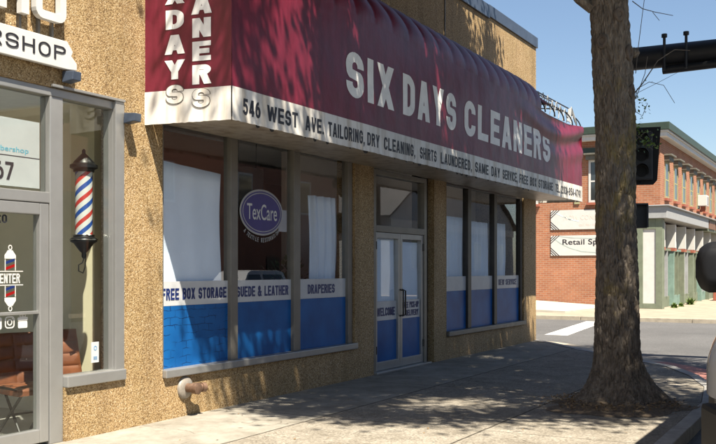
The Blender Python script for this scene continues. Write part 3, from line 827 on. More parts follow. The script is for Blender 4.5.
# white decals on the door
dc = MB(); F = facade(.072, 0)
letters(dc, 'ENTER', 5.785, 6.005, .085, .17, lambda u, v, d: F(u, v + 1.475, d), .002)
for z in (1.455, 1.575): dc.box(5.45, 6.04, .069, .071, z, z + .008)
for sx in (5.838, 5.950): dc.box(sx, sx + .008, .069, .071, 1.355, 1.452); dc.box(sx, sx + .008, .069, .071, 1.586, 1.685)
def cap(zs, sgn):
    pr = [(-.062, 0), (.062, 0), (.062, .03), (.045, .05), (.025, .075), (-.025, .075), (-.045, .05), (-.062, .03)]
    dc.prism([(5.898 + u, zs + sgn * v) for u, v in pr], .002, F)
    for q in ribbon(arc(5.898, zs + sgn * .098, .018, .02, 0, 360, 12)[:-1], .008, True): dc.prism(q, .0021, F)
cap(1.69, 1); cap(1.35, -1)
def rrect(x, z, w_, h_, r):
    return arc(x + w_ - r, z + h_ - r, r, r, 0, 90, 4) + arc(x + r, z + h_ - r, r, r, 90, 180, 4) + arc(x + r, z + r, r, r, 180, 270, 4) + arc(x + w_ - r, z + r, r, r, 270, 360, 4)
dc.prism(rrect(5.705, 1.075, .10, .105, .018), .0015, F)
for q in ribbon(rrect(5.845, 1.085, .095, .095, .025), .011, True) + ribbon(arc(5.8925, 1.1325, .024, .024, 0, 360, 14)[:-1], .010, True): dc.prism(q, .002, F)
dc.prism(rrect(5.917, 1.158, .011, .011, .004), .002, F)
dc.prism(rrect(5.985, 1.075, .105, .062, .01), .002, F); dc.prism(rrect(5.98, 1.142, .115, .03, .01), .002, F)
for q in ribbon(arc(6.02, 1.185, .015, .012, 0, 360, 8)[:-1], .007, True) + ribbon(arc(6.054, 1.185, .015, .012, 0, 360, 8)[:-1], .007, True): dc.prism(q, .002, F)
obj('decal', dc, 'signwhite', bdoor)
ic = MB(); letters(ic, 'F', 5.738, 5.778, .075, .22, lambda u, v, d: F(u, v + 1.08, d + .002), .002)
obj('icon', ic, 'tilefloor', bdoor)
for k, (zz, m_) in enumerate([(1.355, 'redlens'), (1.407, 'navyink'), (1.59, 'redlens'), (1.64, 'navyink')]):
    obj('decal_stripe', MB().prism([(5.848, zz), (5.948, zz + .03), (5.948, zz + .055), (5.848, zz + .025)], .002, F), m_, bdoor)
lt = MB(); letters(lt, '02', -5.86, -5.74, .075, .17, lambda u, v, d: (-u, .07 - d, 2.0 + v), .002)
obj('reversed_number', lt, 'ink', bdoor)

# ------------------------------------------------------------------ barber sign, letters, lamps, pole
def bx_oct(x0, x1, z0, z1): return [(x0, z0), (x1 - .12, z0), (x1 - .0, z0 + .01), (x1, z0 + .07), (x1 - .07, z0 + .13), (x1 - .05, z0 + .17), (x1 - .12, z1), (x0, z1)]
sg = thing('barbershop_sign', 'white shaped signboard lettered BARBERSHOP on the tan stone wall', 'sign', (5.2, -.05, 3.4))
obj('board', MB().prism(bx_oct(4.0, 6.54, 3.43, 3.685), .05, facade(-.035, 0)), 'signwhite', sg, bevel=.006)
lt = MB(); letters(lt, 'BARBERSHOP', 4.60, 6.395, .125, .115, facade(-.085, 3.50), .006, w=.72, gap=.22)
obj('lettering', lt, 'ink', sg)
rl = thing('raised_sign', 'large white raised letters fixed above the barbershop board', 'sign', (5.9, -.05, 3.8))
f = facade(-.045, 3.82)
hb = MB()
for q in ribbon(rrect(6.065, .045, .285, .46, .05), .075, True): hb.prism(q, .06, f)
obj('letter', hb, 'signwhite', rl)
hb = MB()
for poly in ([(5.62, 0), (5.705, 0), (5.705, .5), (5.62, .5)], [(5.865, 0), (5.95, 0), (5.95, .5), (5.865, .5)], [(5.705, .21), (5.865, .21), (5.865, .29), (5.705, .29)]): hb.prism(poly, .06, f)
obj('letter', hb, 'signwhite', rl)
for x in (5.66, 5.905, 6.12, 6.28): obj('bracket', MB().box(x, x + .025, -.03, 0, 3.68, 3.9), 'aluwarm', rl)
def wall_lamp(x, z, label):
    t = thing('wall_lamp', label, 'lamp', (x, 0, z), 'small floodlights over the barber window')
    obj('housing', MB().add([(x - .055, -.16, z - .045), (x + .055, -.16, z - .045), (x + .055, -.03, z - .06), (x - .055, -.03, z - .06), (x - .05, -.17, z + .035), (x + .05, -.17, z + .035), (x + .05, -.03, z + .045), (x - .05, -.03, z + .045)],
        [(3, 2, 1, 0), (4, 5, 6, 7), (0, 1, 5, 4), (1, 2, 6, 5), (2, 3, 7, 6), (3, 0, 4, 7)]), 'flash', t, bevel=.006)
    obj('bracket', MB().box(x - .02, x + .02, -.03, 0, z - .03, z + .03), 'blackmetal', t)
wall_lamp(6.46, 3.375, 'small dark floodlight just under the white barbershop board')
wall_lamp(7.28, 3.11, 'small dark floodlight on the tan stone pier beside the burgundy awning')
PX, PY = 7.02, .30
bp = thing('barber_pole', 'red, white and blue striped barber pole with black end caps behind the barber window', 'barber pole', (PX, PY, 1.9))
obj('cylinder', MB().lathe([(.085, 1.93), (.085, 2.56)], (PX, PY, 0), 28), 'spiral', bp, smooth=True)
obj('top_cap', MB().lathe([(.10, 2.56), (.105, 2.585), (.135, 2.60), (.135, 2.63), (.105, 2.645), (.10, 2.66), (.03, 2.735), (.018, 2.745), (.018, 2.775), (.006, 2.79)], (PX, PY, 0), 28), 'blackmetal', bp, smooth=True)
obj('bottom_cap', MB().lathe([(.006, 1.70), (.022, 1.72), (.022, 1.76), (.04, 1.775), (.10, 1.855), (.13, 1.87), (.13, 1.90), (.105, 1.915), (.10, 1.93)], (PX, PY, 0), 28), 'blackmetal', bp, smooth=True)
obj('ring', MB().lathe([(.104, 1.928), (.108, 1.934), (.104, 1.94)], (PX, PY, 0), 28).lathe([(.137, 1.885), (.139, 1.89), (.137, 1.895)], (PX, PY, 0), 28), 'chrome', bp, smooth=True)
obj('bracket', MB().box(PX + .088, PX + .125, PY + .0, PY + .05, 1.9, 2.6), 'blackmetal', bp)
obj('cord', MB().tube([(PX, PY, 1.70), (PX - .02, PY, 1.66), (PX - .05, PY + .02, 1.64), (PX - .04, PY + .03, 1.58), (PX + .03, PY + .04, 1.56), (PX + .07, PY + .05, 1.62), (PX + .09, PY + .06, 1.75)], .006, 6), 'blackmetal', bp, smooth=True)
cm = thing('security_camera', 'small black camera hanging near the ceiling behind the barber window', 'camera', (6.75, .7, 3.05))
obj('camera_body', MB().lathe([(.001, -.05), (.05, -.03), (.06, 0), (.06, .05)], (6.86, .5, 3.03), 14), 'blackplastic', cm, smooth=True)
obj('stem', MB().tube([(6.86, .5, 3.08), (6.86, .5, 3.4)], .012, 6), 'blackplastic', cm)
obj('flyer', MB(), 'band') if False else None
tag(obj('flyer', MB().box(6.89, 6.99, .073, .078, .69, .89), 'band'), 'small white notice stuck low in the barber window', 'notice')
fo = bpy.data.objects['flyer']
ic = MB()
for k in range(3): ic.box(6.915, 6.965, .0705, .0725, .72 + k * .012, .724 + k * .012)
for q in ribbon(arc(6.94, .83, .018, .02, 0, 360, 10)[:-1], .006, True): ic.prism(q, .0015, facade(.0725, 0))
obj('print', ic, plain('blue_print', (.05, .2, .4), .5), fo)

# ------------------------------------------------------------------ chairs inside the barber shop
def make_chair():
    t = thing('side_chair', 'brown quilted leather chair with crossed black legs nearest the door hinge side', 'chair', (0, 0, 0), 'brown chairs inside the barber shop')
    sw, sd = .46, .44
    def pad(u, v, w0, h0, nx, ny):   # quilted bulge
        return .016 * abs(math.sin(PI * u * nx)) ** .35 * abs(math.sin(PI * v * ny)) ** .35
    b = MB(); nu, nv = 25, 33
    def front(u, v):
        z = .46 + v * .50; y = .16 + .10 * v + .03 * (2 * u - 1) ** 2 * -1
        return ((u - .5) * sw * (1 - .08 * v), y - pad(u, v, 0, 0, 2, 4), z)
    def back(u, v):
        z = .46 + v * .50; y = .16 + .10 * v - .03 * (2 * u - 1) ** 2
        return ((u - .5) * sw * (1 - .08 * v), y + .045, z)
    b.grid(nu, nv, front); b.grid(nu, nv, back)
    def rim(path):
        n_ = len(path); b.add([front(*p) for p in path] + [back(*p) for p in path], [(i, (i + 1) % n_, n_ + (i + 1) % n_, n_ + i) for i in range(n_)])
    rim([(i / 24, 0) for i in range(25)] + [(1, j / 32) for j in range(1, 33)] + [(1 - i / 24, 1) for i in range(1, 25)] + [(0, 1 - j / 32) for j in range(1, 32)])
    obj('backrest', b, 'leather', t, smooth=True)
    s = MB()
    s.grid(25, 25, lambda u, v: ((u - .5) * sw, -.27 + v * sd, .475 + pad(u, v, 0, 0, 2, 3) - .03 * (2 * abs(v - .5)) ** 6))
    s.grid(25, 2, lambda u, v: ((u - .5) * sw, -.27, .40 + v * .045)); s.grid(2, 25, lambda u, v: (-sw / 2, -.27 + v * sd, .40 + u * .05)); s.grid(2, 25, lambda u, v: (sw / 2, -.27 + v * sd, .40 + u * .05))
    s.grid(25, 2, lambda u, v: ((u - .5) * sw, -.27 + sd, .40 + v * .045)); s.grid(2, 2, lambda u, v: ((u - .5) * sw, -.27 + v * sd, .40))
    obj('seat', s, 'leather', t, smooth=True)
    for sx in (-.17, .17):
        obj('leg', MB().tube([(sx, -.24, .0), (sx * .85, .14, .41)], .014, 8), 'blackmetal', t, smooth=True)
        obj('leg', MB().tube([(sx, .22, .0), (sx * .85, -.2, .41)], .014, 8), 'blackmetal', t, smooth=True)
    obj('stretcher', MB().tube([(-.16, 0, .2), (.16, 0, .2)], .01, 8), 'blackmetal', t)
    return t
ch = make_chair(); ch.location = (6.56, .60, .012); ch.rotation_euler = (0, 0, R(-14))
dup(ch, (7.13, .60, .012), R(-14), 'brown quilted leather chair with crossed black legs beside the barber window column')

# ------------------------------------------------------------------ behind the cleaners' glass
def paper(name, x0, x1, z0, z1, y, label, cat, m='paper', wav=.012, slant=0.0):
    o = obj(name, MB().grid(90, 12, lambda u, v: (x0 + u * (x1 - x0) + .02 * math.sin(v * 5 + x0), y + wav * (math.sin(u * (x1 - x0) * (16 if cat == 'blind' else 34) + v * 1.2) + (0 if cat == 'blind' else .5) * math.sin(u * (x1 - x0) * 57 + 1)), z0 + v * (z1 - z0 + slant * (u - .5)))), m, smooth=True, solid=.006, origin=(0, 0, 0))
    return tag(o, label, cat)
paper('paper_blind', 7.89, 9.04, 1.3, 2.74, .125, 'white paper sheet covering the leftmost cleaners window above FREE BOX STORAGE', 'blind', wav=.004, slant=-.06)
paper('curtain', 11.28, 11.95, 1.3, 2.62, .24, 'white curtain hanging inside the window lettered DRAPERIES', 'curtain', wav=.03)
paper('paper_blind', 12.90, 13.67, .9, 2.12, .12, 'pale blind behind the left door leaf lettered WELCOME', 'blind', wav=.006)
paper('paper_blind', 13.79, 14.56, .9, 2.04, .12, 'pale blind behind the right door leaf lettered FREE PICK-UP', 'blind', wav=.006)
paper('curtain', 15.56, 16.68, 1.3, 2.56, .165, 'pale curtain in the window just right of the stone pier by the doors', 'curtain', wav=.012)
paper('curtain', 16.74, 18.10, 1.3, 2.52, .175, 'pale curtain in the middle pane of the farther shop window', 'curtain', wav=.03)
paper('curtain', 18.16, 19.0, 1.3, 2.54, .165, 'narrow pale curtain above NEW SERVICE in the farthest pane', 'curtain', wav=.02)
ov = thing('oval_sign', 'purple oval TexCare sign with silver border on the middle cleaners window', 'sign', (9.83, .07, 2.3))
def oval(rx, rz, d0, d1): return MB().prism([(9.83 + rx * math.cos(2 * PI * k / 48), 2.30 + rz * math.sin(2 * PI * k / 48)) for k in range(48)], d1, lambda u, v, d: (u, .078 - d0 - d, v))
obj('border', oval(.475, .285, 0, .006), 'silver', ov); obj('face', oval(.445, .262, .006, .002), 'purple', ov)
rg = MB()
for q in ribbon([(9.83 + .415 * math.cos(2 * PI * k / 48), 2.30 + .238 * math.sin(2 * PI * k / 48)) for k in range(48)], .012, True): rg.prism(q, .0015, lambda u, v, d: (u, .070 - d, v))
obj('ring', rg, 'silver', ov)
lt = MB(); font_text(lt, 'TexCare', 9.50, 10.16, .19, facade(.069, 2.21), .006, .002); obj('lettering', lt, 'signwhite', ov)
lt = MB()
words = 'A TEXTILE RESTORATION'
for i, chx in enumerate(words):
    if chx == ' ': continue
    a = R(-140 + 100 * i / (len(words) - 1)); px, pz = 9.83 + .50 * math.cos(a), 2.27 + .34 * math.sin(a)
    q, W_ = glyph(chx, .55, .14); ca = a + PI / 2
    for poly in q: lt.prism([(px + (u - .27) * .05 * math.cos(ca) - v * .055 * math.sin(ca), pz + (u - .27) * .05 * math.sin(ca) + v * .055 * math.cos(ca)) for u, v in poly], .002, lambda u, v, d: (u, .078 - d, v))
obj('small_lettering', lt, 'silver', ov)
tag(obj('notice', MB().box(10.24, 10.44, .097, .102, 2.08, 2.36), 'band'), 'small white paper taped in the window beside the purple oval sign', 'notice')
hp = thing('hanging_panel', 'dark panel hanging inside the window above the purple oval sign', 'panel', (9.83, .4, 2.6))
obj('panel', MB().box(9.72, 10.35, .40, .42, 2.42, 2.9), 'darkin', hp, bevel=.004)
obj('cord', MB().tube([(9.8, .41, 2.9), (9.8, .41, 3.4)], .006, 6).tube([(10.2, .41, 2.9), (10.2, .41, 3.4)], .006, 6), 'blackmetal', hp)
pl = thing('potted_plant', 'dark green potted plant inside the window lettered DRAPERIES', 'plant', (11.5, .6, .6))
obj('pot', MB().lathe([(.12, 0), (.16, .3), (.17, .32)], (11.4, .75, 1.0), 16), 'rubble', pl, smooth=True)
lv = MB(); rr = random.Random(4)
for k in range(170):
    a = rr.uniform(0, 2 * PI); e = rr.uniform(-.2, 1.3); L = rr.uniform(.15, .42); d = Vector((math.cos(a) * math.cos(e), math.sin(a) * math.cos(e), math.sin(e)))
    p = Vector((11.4, .75, 1.32)) + d * L; s_ = d.cross(Vector((0, 0, 1))).normalized() * .035
    lv.add([p, p + s_ + d * .04, p + d * .1, p - s_ + d * .04], [(0, 1, 2, 3)])
obj('foliage', lv, 'leaf', pl)
tag(obj('plant_stand', MB().box(11.2, 11.6, .55, .95, .96, 1.0).box(11.22, 11.26, .57, .61, .01, .96).box(11.54, 11.58, .57, .61, .01, .96).box(11.22, 11.26, .89, .93, .01, .96).box(11.54, 11.58, .89, .93, .01, .96), 'darkin'), 'dark stand under the potted plant behind the blue film', 'stand')

# ------------------------------------------------------------------ standpipe connection low on the wall
sp = thing('fire_hose_connection', 'old brass hose connection on a round flange low on the stone wall', 'standpipe', (8.14, 0, .36))
c = (8.22, 0, .31)
obj('flange', MB().lathe([(.125, 0), (.125, -.012), (.11, -.03), (.05, -.045)], c, 24, 'Y'), 'flange', sp, smooth=True)
obj('pipe', MB().lathe([(.05, -.04), (.05, -.12), (.06, -.125), (.06, -.15)], c, 20, 'Y').tube([(8.22, -.11, .31), (8.33, -.15, .31)], .042, 14), 'brass', sp, smooth=True)
obj('cap', MB().lathe([(.062, -.15), (.064, -.16), (.064, -.19), (.05, -.197), (.012, -.20)], c, 20, 'Y').tube([(8.325, -.15, .31), (8.37, -.165, .31)], .052, 14), 'brass', sp, smooth=True)

# ================================================================== AWNING
AX0, AX1, AY = 7.70, 20.80, -1.0
ZB, ZV, ZT, ZW = 3.08, 3.415, 4.73, 5.38
aw = thing('shop_awning', 'long burgundy box awning with white lettering over the dry cleaners', 'awning', (14, 0, 3.08))
def endx(q): return AX0 - .12 * (1 - q)
def facey(x, z):
    v = (z - ZV) / (ZT - ZV)
    y = AY + .010 * noise.noise((x * .9, z * 1.5, 3.1)) + .004 * noise.noise((x * 2.6, z * 2.2, 8))
    k = max(0, (x - 16.2) / 4.4) ** .8 if x > 16.2 else 0
    if k and 0 < v <= 1:    # loose fabric sagging in folds near the far end
        s_ = v - .62 + .22 * math.sin((x - 16.2) / 4.4 * PI) * .8
        y += k * .055 * math.sin(s_ * 16) * v * math.exp(-((v - .75) / .42) ** 2)
    return y
def topz(x):
    return ZT - (.09 * math.sin(min(1, max(0, (x - 17.2) / 3.5)) * PI) if x > 17.2 else 0)
fa = MB().grid(420, 64, lambda u, v: (AX0 + u * (AX1 - AX0), facey(AX0 + u * (AX1 - AX0), ZV + v * (ZT - ZV)), ZV + v * (topz(AX0 + u * (AX1 - AX0)) - ZV)))
obj('front_canvas', fa, 'burg', aw, smooth=True)
obj('end_canvas', MB().grid(20, 30, lambda u, v: (endx(1 - u) +   .002 * noise.noise((u * 3, v * 3, 5)) * min(1, u * 6, (1 - u) * 6), AY + u * 1.0, ZV + v * (ZT + (ZW - ZT) * math.sin(u * PI / 2) - ZV))), 'burg', aw, smooth=True)
obj('end_canvas', MB().grid(12, 12, lambda u, v: (AX1, AY + u * 1.0, ZV + v * (topz(AX1) - ZV))), 'burg', aw, smooth=True)
def vz(x, v):
    z0 = ZB + .008 * noise.noise((x * 6, 0, 2)) + .006 * noise.noise((x * 23, 1, 2)); return z0 + v * (ZV - z0)
va = MB().grid(260, 5, lambda u, v: (AX0 + u * (AX1 - AX0), facey(AX0 + u * (AX1 - AX0), ZV) - .008 - .003 * noise.noise((u * 40, v, 0)), vz(AX0 + u * (AX1 - AX0), v)))
obj('valance', va, 'valance', aw, smooth=True)
va = MB().grid(24, 5, lambda u, v: (endx(1 - u) - .008 - .001 * noise.noise((u * 4, v, 0)), AY + u * 1.0, vz(u * 3, v)))
obj('valance', va, 'valance', aw, smooth=True)
obj('valance', MB().grid(24, 5, lambda u, v: (AX1 + .006, AY + u * 1.0, vz(u * 3, v))), 'valance', aw, smooth=True)
obj('soffit', MB().grid(60, 6, lambda u, v: (AX0 + .01 + u * (AX1 - AX0 - .02), AY + .02 + v * .98, ZB + .035 + .02 * v + .012 * noise.noise((u * 20, v * 2, 1)))), 'soffit', aw, solid=.008)
fr_ = MB(); rr = random.Random(11)
x = AX0 + .2
while x < AX1 - .1:      # ragged torn trim hanging from the lower edge
    wd = rr.uniform(.02, .16); hh = rr.uniform(.008, .035)
    if rr.random() < .55: fr_.add([(x, AY + .012, ZB + .02), (x + wd, AY + .012, ZB + .02), (x + wd * .8, AY + .012, ZB - hh * .6), (x + wd * .4, AY + .012, ZB - hh), (x + wd * .1, AY + .012, ZB - hh * .4)], [(0, 1, 2, 3, 4)])
    x += wd + rr.uniform(.02, .3)
obj('torn_trim', fr_, 'darkin', aw)
# quilted top between its ribs, torn away beyond 18 m
XT = 17.9; RP = .52
def topsurf(u, v):
    x = AX0 + u * (XT - AX0); a = v * PI / 2
    b = abs(math.sin(PI * (x - AX0) / RP)) ** .6 * .055 * max(0, math.sin(PI * min(1, v * 1.1))) ** .7
    y = AY + (facey(x, topz(x)) - AY) * (1 - v) ** 2 + (1 - math.cos(a)) * 1.0 - b * .55 * math.cos(a); z = topz(x) - .004 + math.sin(a) * (ZW - topz(x)) + b * math.sin(a) * .9 + b * .4
    return (x, y, z)
obj('top_canvas', MB().grid(330, 14, topsurf), 'burg', aw, smooth=True)
fp = MB()
fp.grid(14, 10, lambda u, v: (XT + u * .55, AY + .28 + v * .5 - .2 * u + .06 * math.sin(v * 9 + u * 4), ZT + .40 + .22 * v - .30 * u * (1.1 - v) + .05 * math.sin(u * 8 + v * 3)))
obj('torn_flap', fp, 'burg', aw, smooth=True, solid=.01)
fm = MB()
for x in (18.1, 18.75, 19.4, 20.05, 20.72):
    fm.tube([(x, AY + (1 - math.cos(a)) * .98, ZT - .06 + math.sin(a) * (ZW - .12 - ZT)) for a in [PI / 2 * k / 10 for k in range(11)]], .014, 6)
fm.tube([(17.8, -.72, ZT + .42), (20.72, -.72, ZT + .42)], .014, 6); fm.tube([(17.8, -.96, ZT - .08), (20.75, -.96, ZT - .08)], .016, 6); fm.tube([(17.8, -.35, ZT + .6), (20.72, -.35, ZT + .6)], .014, 6)
obj('frame_pipe', fm, 'blackmetal', aw, smooth=True)
wr = MB(); rr = random.Random(5)
for k in range(9):
    x = 17.95 + k * .31; wr.tube([(x, -.85, ZT + .02), (x + .1, -.86, ZT + .24 + rr.uniform(-.05, .08)), (x + .28, -.82, ZT + .36 + rr.uniform(-.08, .05)), (x + .38, -.84, ZT + .12)], .010, 6)
for k in range(3):
    wr.tube([(20.0 + .1 * k, -.9, ZT + .03), (20.25 + .1 * k, -.86, ZT + .30 + .05 * k), (20.5 + .08 * k, -.84, ZT + .32), (20.75, -.9, ZT + .02 + .03 * k)], .012, 6)
obj('cord_loops', wr, 'greyband', aw, smooth=True)
# lettering
f = lambda u, v, d: (u, facey(u, 3.70 + v) - d, 3.70 + v)
lt = MB()
for wd, a, b in (('SIX', 10.04, 11.36), ('DAYS', 11.64, 13.52), ('CLEANERS', 13.87, 18.40)):
    printed(aw, 'letterwhite', wd, a, b, .56, .215, f, .003, 'name_lettering', w=.60 if wd != 'DAYS' else .56, gap=.13)
f = lambda u, v, d: (u, facey(u, ZV) - .008 - .003 * noise.noise(((u - AX0) / (AX1 - AX0) * 40, (3.155 + v - ZB) / (ZV - ZB), 0)) - d, 3.155 + v)
lt = MB()
for wd, a, b in (('546', 7.87, 8.20), ('WEST', 8.32, 8.93), ('AVE.', 9.09, 9.50), ('TAILORING,', 9.60, 10.50), ('DRY', 10.57, 10.92), ('CLEANING,', 11.05, 12.02), ('SHIRTS', 12.18, 12.76), ('LAUNDERED,', 12.92, 14.16),
                 ('SAME', 14.30, 14.92), ('DAY', 15.06, 15.48), ('SERVICE,', 15.62, 16.40), ('FREE', 16.50, 17.02), ('BOX', 17.14, 17.52), ('STORAGE', 17.64, 18.55), ('TEL.', 18.74, 19.10), ('(203)-854-4791', 19.14, 20.66)):
    printed(aw, 'ink', wd, a, b, .165, .185, f, .0025, 'valance_lettering')
lt = MB(); ol = MB(); ov_ = MB()
def stack(word, yc, z0, hh, st_):
    z = z0
    for chx in word:
        q, W_ = glyph(chx, .66, .25); sc = .32
        for i, poly in enumerate(q): lt.prism([(u, v) for u, v in poly], .003 + .0003 * (i % 5), lambda u, v, d, z=z: (endx(-(yc - (u - W_ / 2) * sc)) - .004 - d * .4, yc - (u - W_ / 2) * sc, z + v * hh))
        z -= st_
stack('SIXDAY', -.355, 4.035 + .255 * 3 + .0, .195, .255)
obj('end_lettering', lt, 'letterwhite', aw); lt = MB()
stack('CLEANER', -.665, 3.455 + .235 * 6, .195, .235)
obj('end_lettering', lt, 'letterwhite', aw)
for yc, z in ((-.36, 3.27), (-.665, 3.215)):     # the two S on the white valance are outlined only
    q, W_ = glyph('S', .66, .25)
    ol = MB(); ov_ = MB()
    q2, _ = glyph('S', .66 - .05, .25 - .05)
    for i, poly in enumerate(q): ol.prism([(u * .32, v * .20) for u, v in poly], .002, lambda u, v, d, yc=yc, z=z: (endx(-(yc - (u - .105))) - .0105 - d * .3 - .0001 * i, yc - (u - .105), z + v))
    for i, poly in enumerate(q2): ov_.prism([((u + .025) * .32, (v * .95 + .025) * .20) for u, v in poly], .002, lambda u, v, d, yc=yc, z=z: (endx(-(yc - (u - .105))) - .0135 - d * .3 - .0001 * i, yc - (u - .105), z + v))
    obj('outline_lettering', ov_, 'valance', obj('outline_lettering', ol, 'aluwarm', aw))

# ================================================================== STREET TREE
TX, TY = 11.33, -3.93
ur = Vector((.4726, -.8813, 0))
tr = thing('street_tree', 'big sidewalk tree with thick rough bark and flared roots in front of the cleaners', 'tree', (TX, TY, 0))
def trad(z):
    return (.228 + .06 * max(0, 1 - z / 2.2) ** 1.2 + .24 * max(0, 1 - z / .65) ** 2.2) * (1 if z < 5 else 1 - (z - 5) * .05)
def tcen(z): return Vector((TX, TY, 0)) + ur * (-.012 * z + .03 - .035 * max(0, z - 3.2))
def trunkpt(u, v):
    z = -.06 + 5.8 * v ** 1.25; a = 2 * PI * u; r = trad(z)
    d = Vector((math.cos(a), math.sin(a), 0))
    sd = d.dot(ur)
    fl_ = max(0, 1 - z / .7)
    r *= 1 + fl_ ** 1.5 * (.16 * math.cos(5 * a + .6) + .28 * max(0, sd) ** 4 + .12 * max(0, -sd) ** 4)
    r += .02 * noise.noise(d * 1.6 + Vector((0, 0, z * .8)))
    p = d * r
    q = Vector((p.x * 29, p.y * 29, z * 7.5))
    dist = noise.voronoi(q + noise.noise_vector(q * .5) * .6)[0]
    cr = min(1, (dist[1] - dist[0]) * 2.2)
    r += -.016 + .020 * cr ** .6 + .007 * noise.noise(q * 2.1)
    # pruning scars
    c = tcen(max(z, 0)); return (c.x + d.x * r, c.y + d.y * r, z)
nu, nv = 210, 460
tm = MB(); vs = [trunkpt(i / nu, j / (nv - 1)) for j in range(nv) for i in range(nu)]
tm.add(vs, [(j * nu + i, j * nu + (i + 1) % nu, (j + 1) * nu + (i + 1) % nu, (j + 1) * nu + i) for j in range(nv - 1) for i in range(nu)])
obj('trunk', tm, 'bark', tr, smooth=False)
def scar(u_, z, s_, front=-1):
    # swollen ring of a pruned limb; placed on the camera side of the trunk by angle
    c = tcen(z); a = u_; d = Vector((math.cos(a), math.sin(a), 0)); r = trad(z) - .005
    p = c + d * r + Vector((0, 0, z)); side = Vector((-d.y, d.x, 0)); up = Vector((0, 0, 1))
    m = MB(); N1, N2 = 18, 8
    for i in range(N1):
        pass
    vs = []; 
    for i in range(N1):
        A = 2 * PI * i / N1
        for j in range(N2):
            B = 2 * PI * j / N2; rad = s_ * (1 + .1 * noise.noise((A, s_ * 9, z))) + .022 * math.cos(B)
            vs.append(p + side * rad * math.cos(A) + up * rad * 1.25 * math.sin(A) + d * (.022 * math.sin(B) + .008))
    m.add(vs, [(i * N2 + j, ((i + 1) % N1) * N2 + j, ((i + 1) % N1) * N2 + (j + 1) % N2, i * N2 + (j + 1) % N2) for i in range(N1) for j in range(N2)])
    k = len(m.v); m.add([p + d * .012] + [p + side * s_ * math.cos(2 * PI * i / N1) + up * s_ * 1.25 * math.sin(2 * PI * i / N1) + d * .012 for i in range(N1)], [(0, 1 + i, 1 + (i + 1) % N1) for i in range(N1)])
    obj('pruning_scar', m, 'cutwood', tr, smooth=True)
va_ = math.atan2(-6.55 - TY, -TX)     # towards the viewer's side of the street
scar(va_ + R(62), 4.12, .055); scar(va_ + R(65), 3.67, .045); scar(va_ - R(25), 4.25, .05); scar(va_ + R(28), 4.55, .045)
obj('burr', MB().lathe([(.001, -.06), (.05, -.04), (.07, 0), (.045, .05), (.001, .07)], tcen(4.2) + ur * .27 + Vector((0, 0, 4.15)), 12), 'bark', tr, smooth=True)
# limbs
lb = MB(); rr = random.Random(3)
tops = []
for k in range(9):
    a = k * 2 * PI / 9 + rr.uniform(-.3, .3); reach = rr.uniform(2.4, 4.2); zt = rr.uniform(8.2, 12.5)
    z0 = 5.0 + rr.uniform(0, .7)
    b0 = tcen(5.2) + Vector((0, 0, z0)); pts = []
    for s_ in range(7):
        q = s_ / 6; pts.append(b0 + Vector((math.cos(a) * reach * q ** .9, math.sin(a) * reach * q ** .9, (zt - z0) * q ** .8)) + Vector((rr.uniform(-.12, .12), rr.uniform(-.12, .12), 0)))
    lb.tube(pts, [.13 - .017 * s_ for s_ in range(7)], 8)
    tops.append(pts)
    for j in (3, 4, 5):
        a2 = a + rr.uniform(-1, 1); e = pts[j] + Vector((math.cos(a2) * 1.6, math.sin(a2) * 1.6, rr.uniform(.3, 1.4)))
        lb.tube([pts[j], pts[j].lerp(e, .5) + Vector((0, 0, .15)), e], [.05, .035, .015], 6)
# stub leaving up to the left at the top of the picture
p0 = tcen(4.6) - ur * .2 + Vector((0, 0, 4.68)); lb.tube([p0, p0 - ur * .16 + Vector((0, 0, .10)), p0 - ur * .5 + Vector((0, 0, .5)), p0 - ur * 1.0 + Vector((0, 0, 1.5))], [.075, .055, .05, .04], 8)
obj('limbs', lb, 'bark', tr, smooth=True)
# crown
lf = MB(); rr = random.Random(21)
CR = Vector((11.4, -4.8, 9.3)); RX, RY, RZ = 6.2, 5.2, 3.6
cl = []
while len(cl) < 370:
    p = Vector((rr.uniform(-1, 1), rr.uniform(-1, 1), rr.uniform(-1, 1)))
    if p.length > 1 or p.length < .25: continue
    q = Vector((CR.x + p.x * RX, CR.y + p.y * RY, CR.z + p.z * RZ))
    if q.x < 8.4 and q.y > -5.6 and rr.random() < .62: continue      # thin side of the crown
    cl.append((q, rr.uniform(.32, .74)))
def leafcard(m, p, s_, rr):
    d = Vector((rr.gauss(0, 1), rr.gauss(0, 1), rr.gauss(-.4, .6))).normalized(); n_ = d.cross(Vector((rr.gauss(0, 1), rr.gauss(0, 1), rr.gauss(0, 1)))).normalized()
    m.add([p, p + d * s_ * .5 + n_ * s_ * .28, p + d * s_, p + d * s_ * .5 - n_ * s_ * .28], [(0, 1, 2, 3)])
for q, s_ in cl:
    for k in range(int(760 * (s_ / .65) ** 2)):
        p = q + Vector((rr.gauss(0, s_ * .55), rr.gauss(0, s_ * .55), rr.gauss(0, s_ * .42)))
        # keep the crown above what the street view shows
        dep = p.x * .8813 + (p.y + 6.55) * .4726
        if p.z < 5.5 or p.z < 2.0 + .285 * dep: continue
        leafcard(lf, p, rr.uniform(.09, .17), rr)
obj('crown', lf, 'leaf', tr)
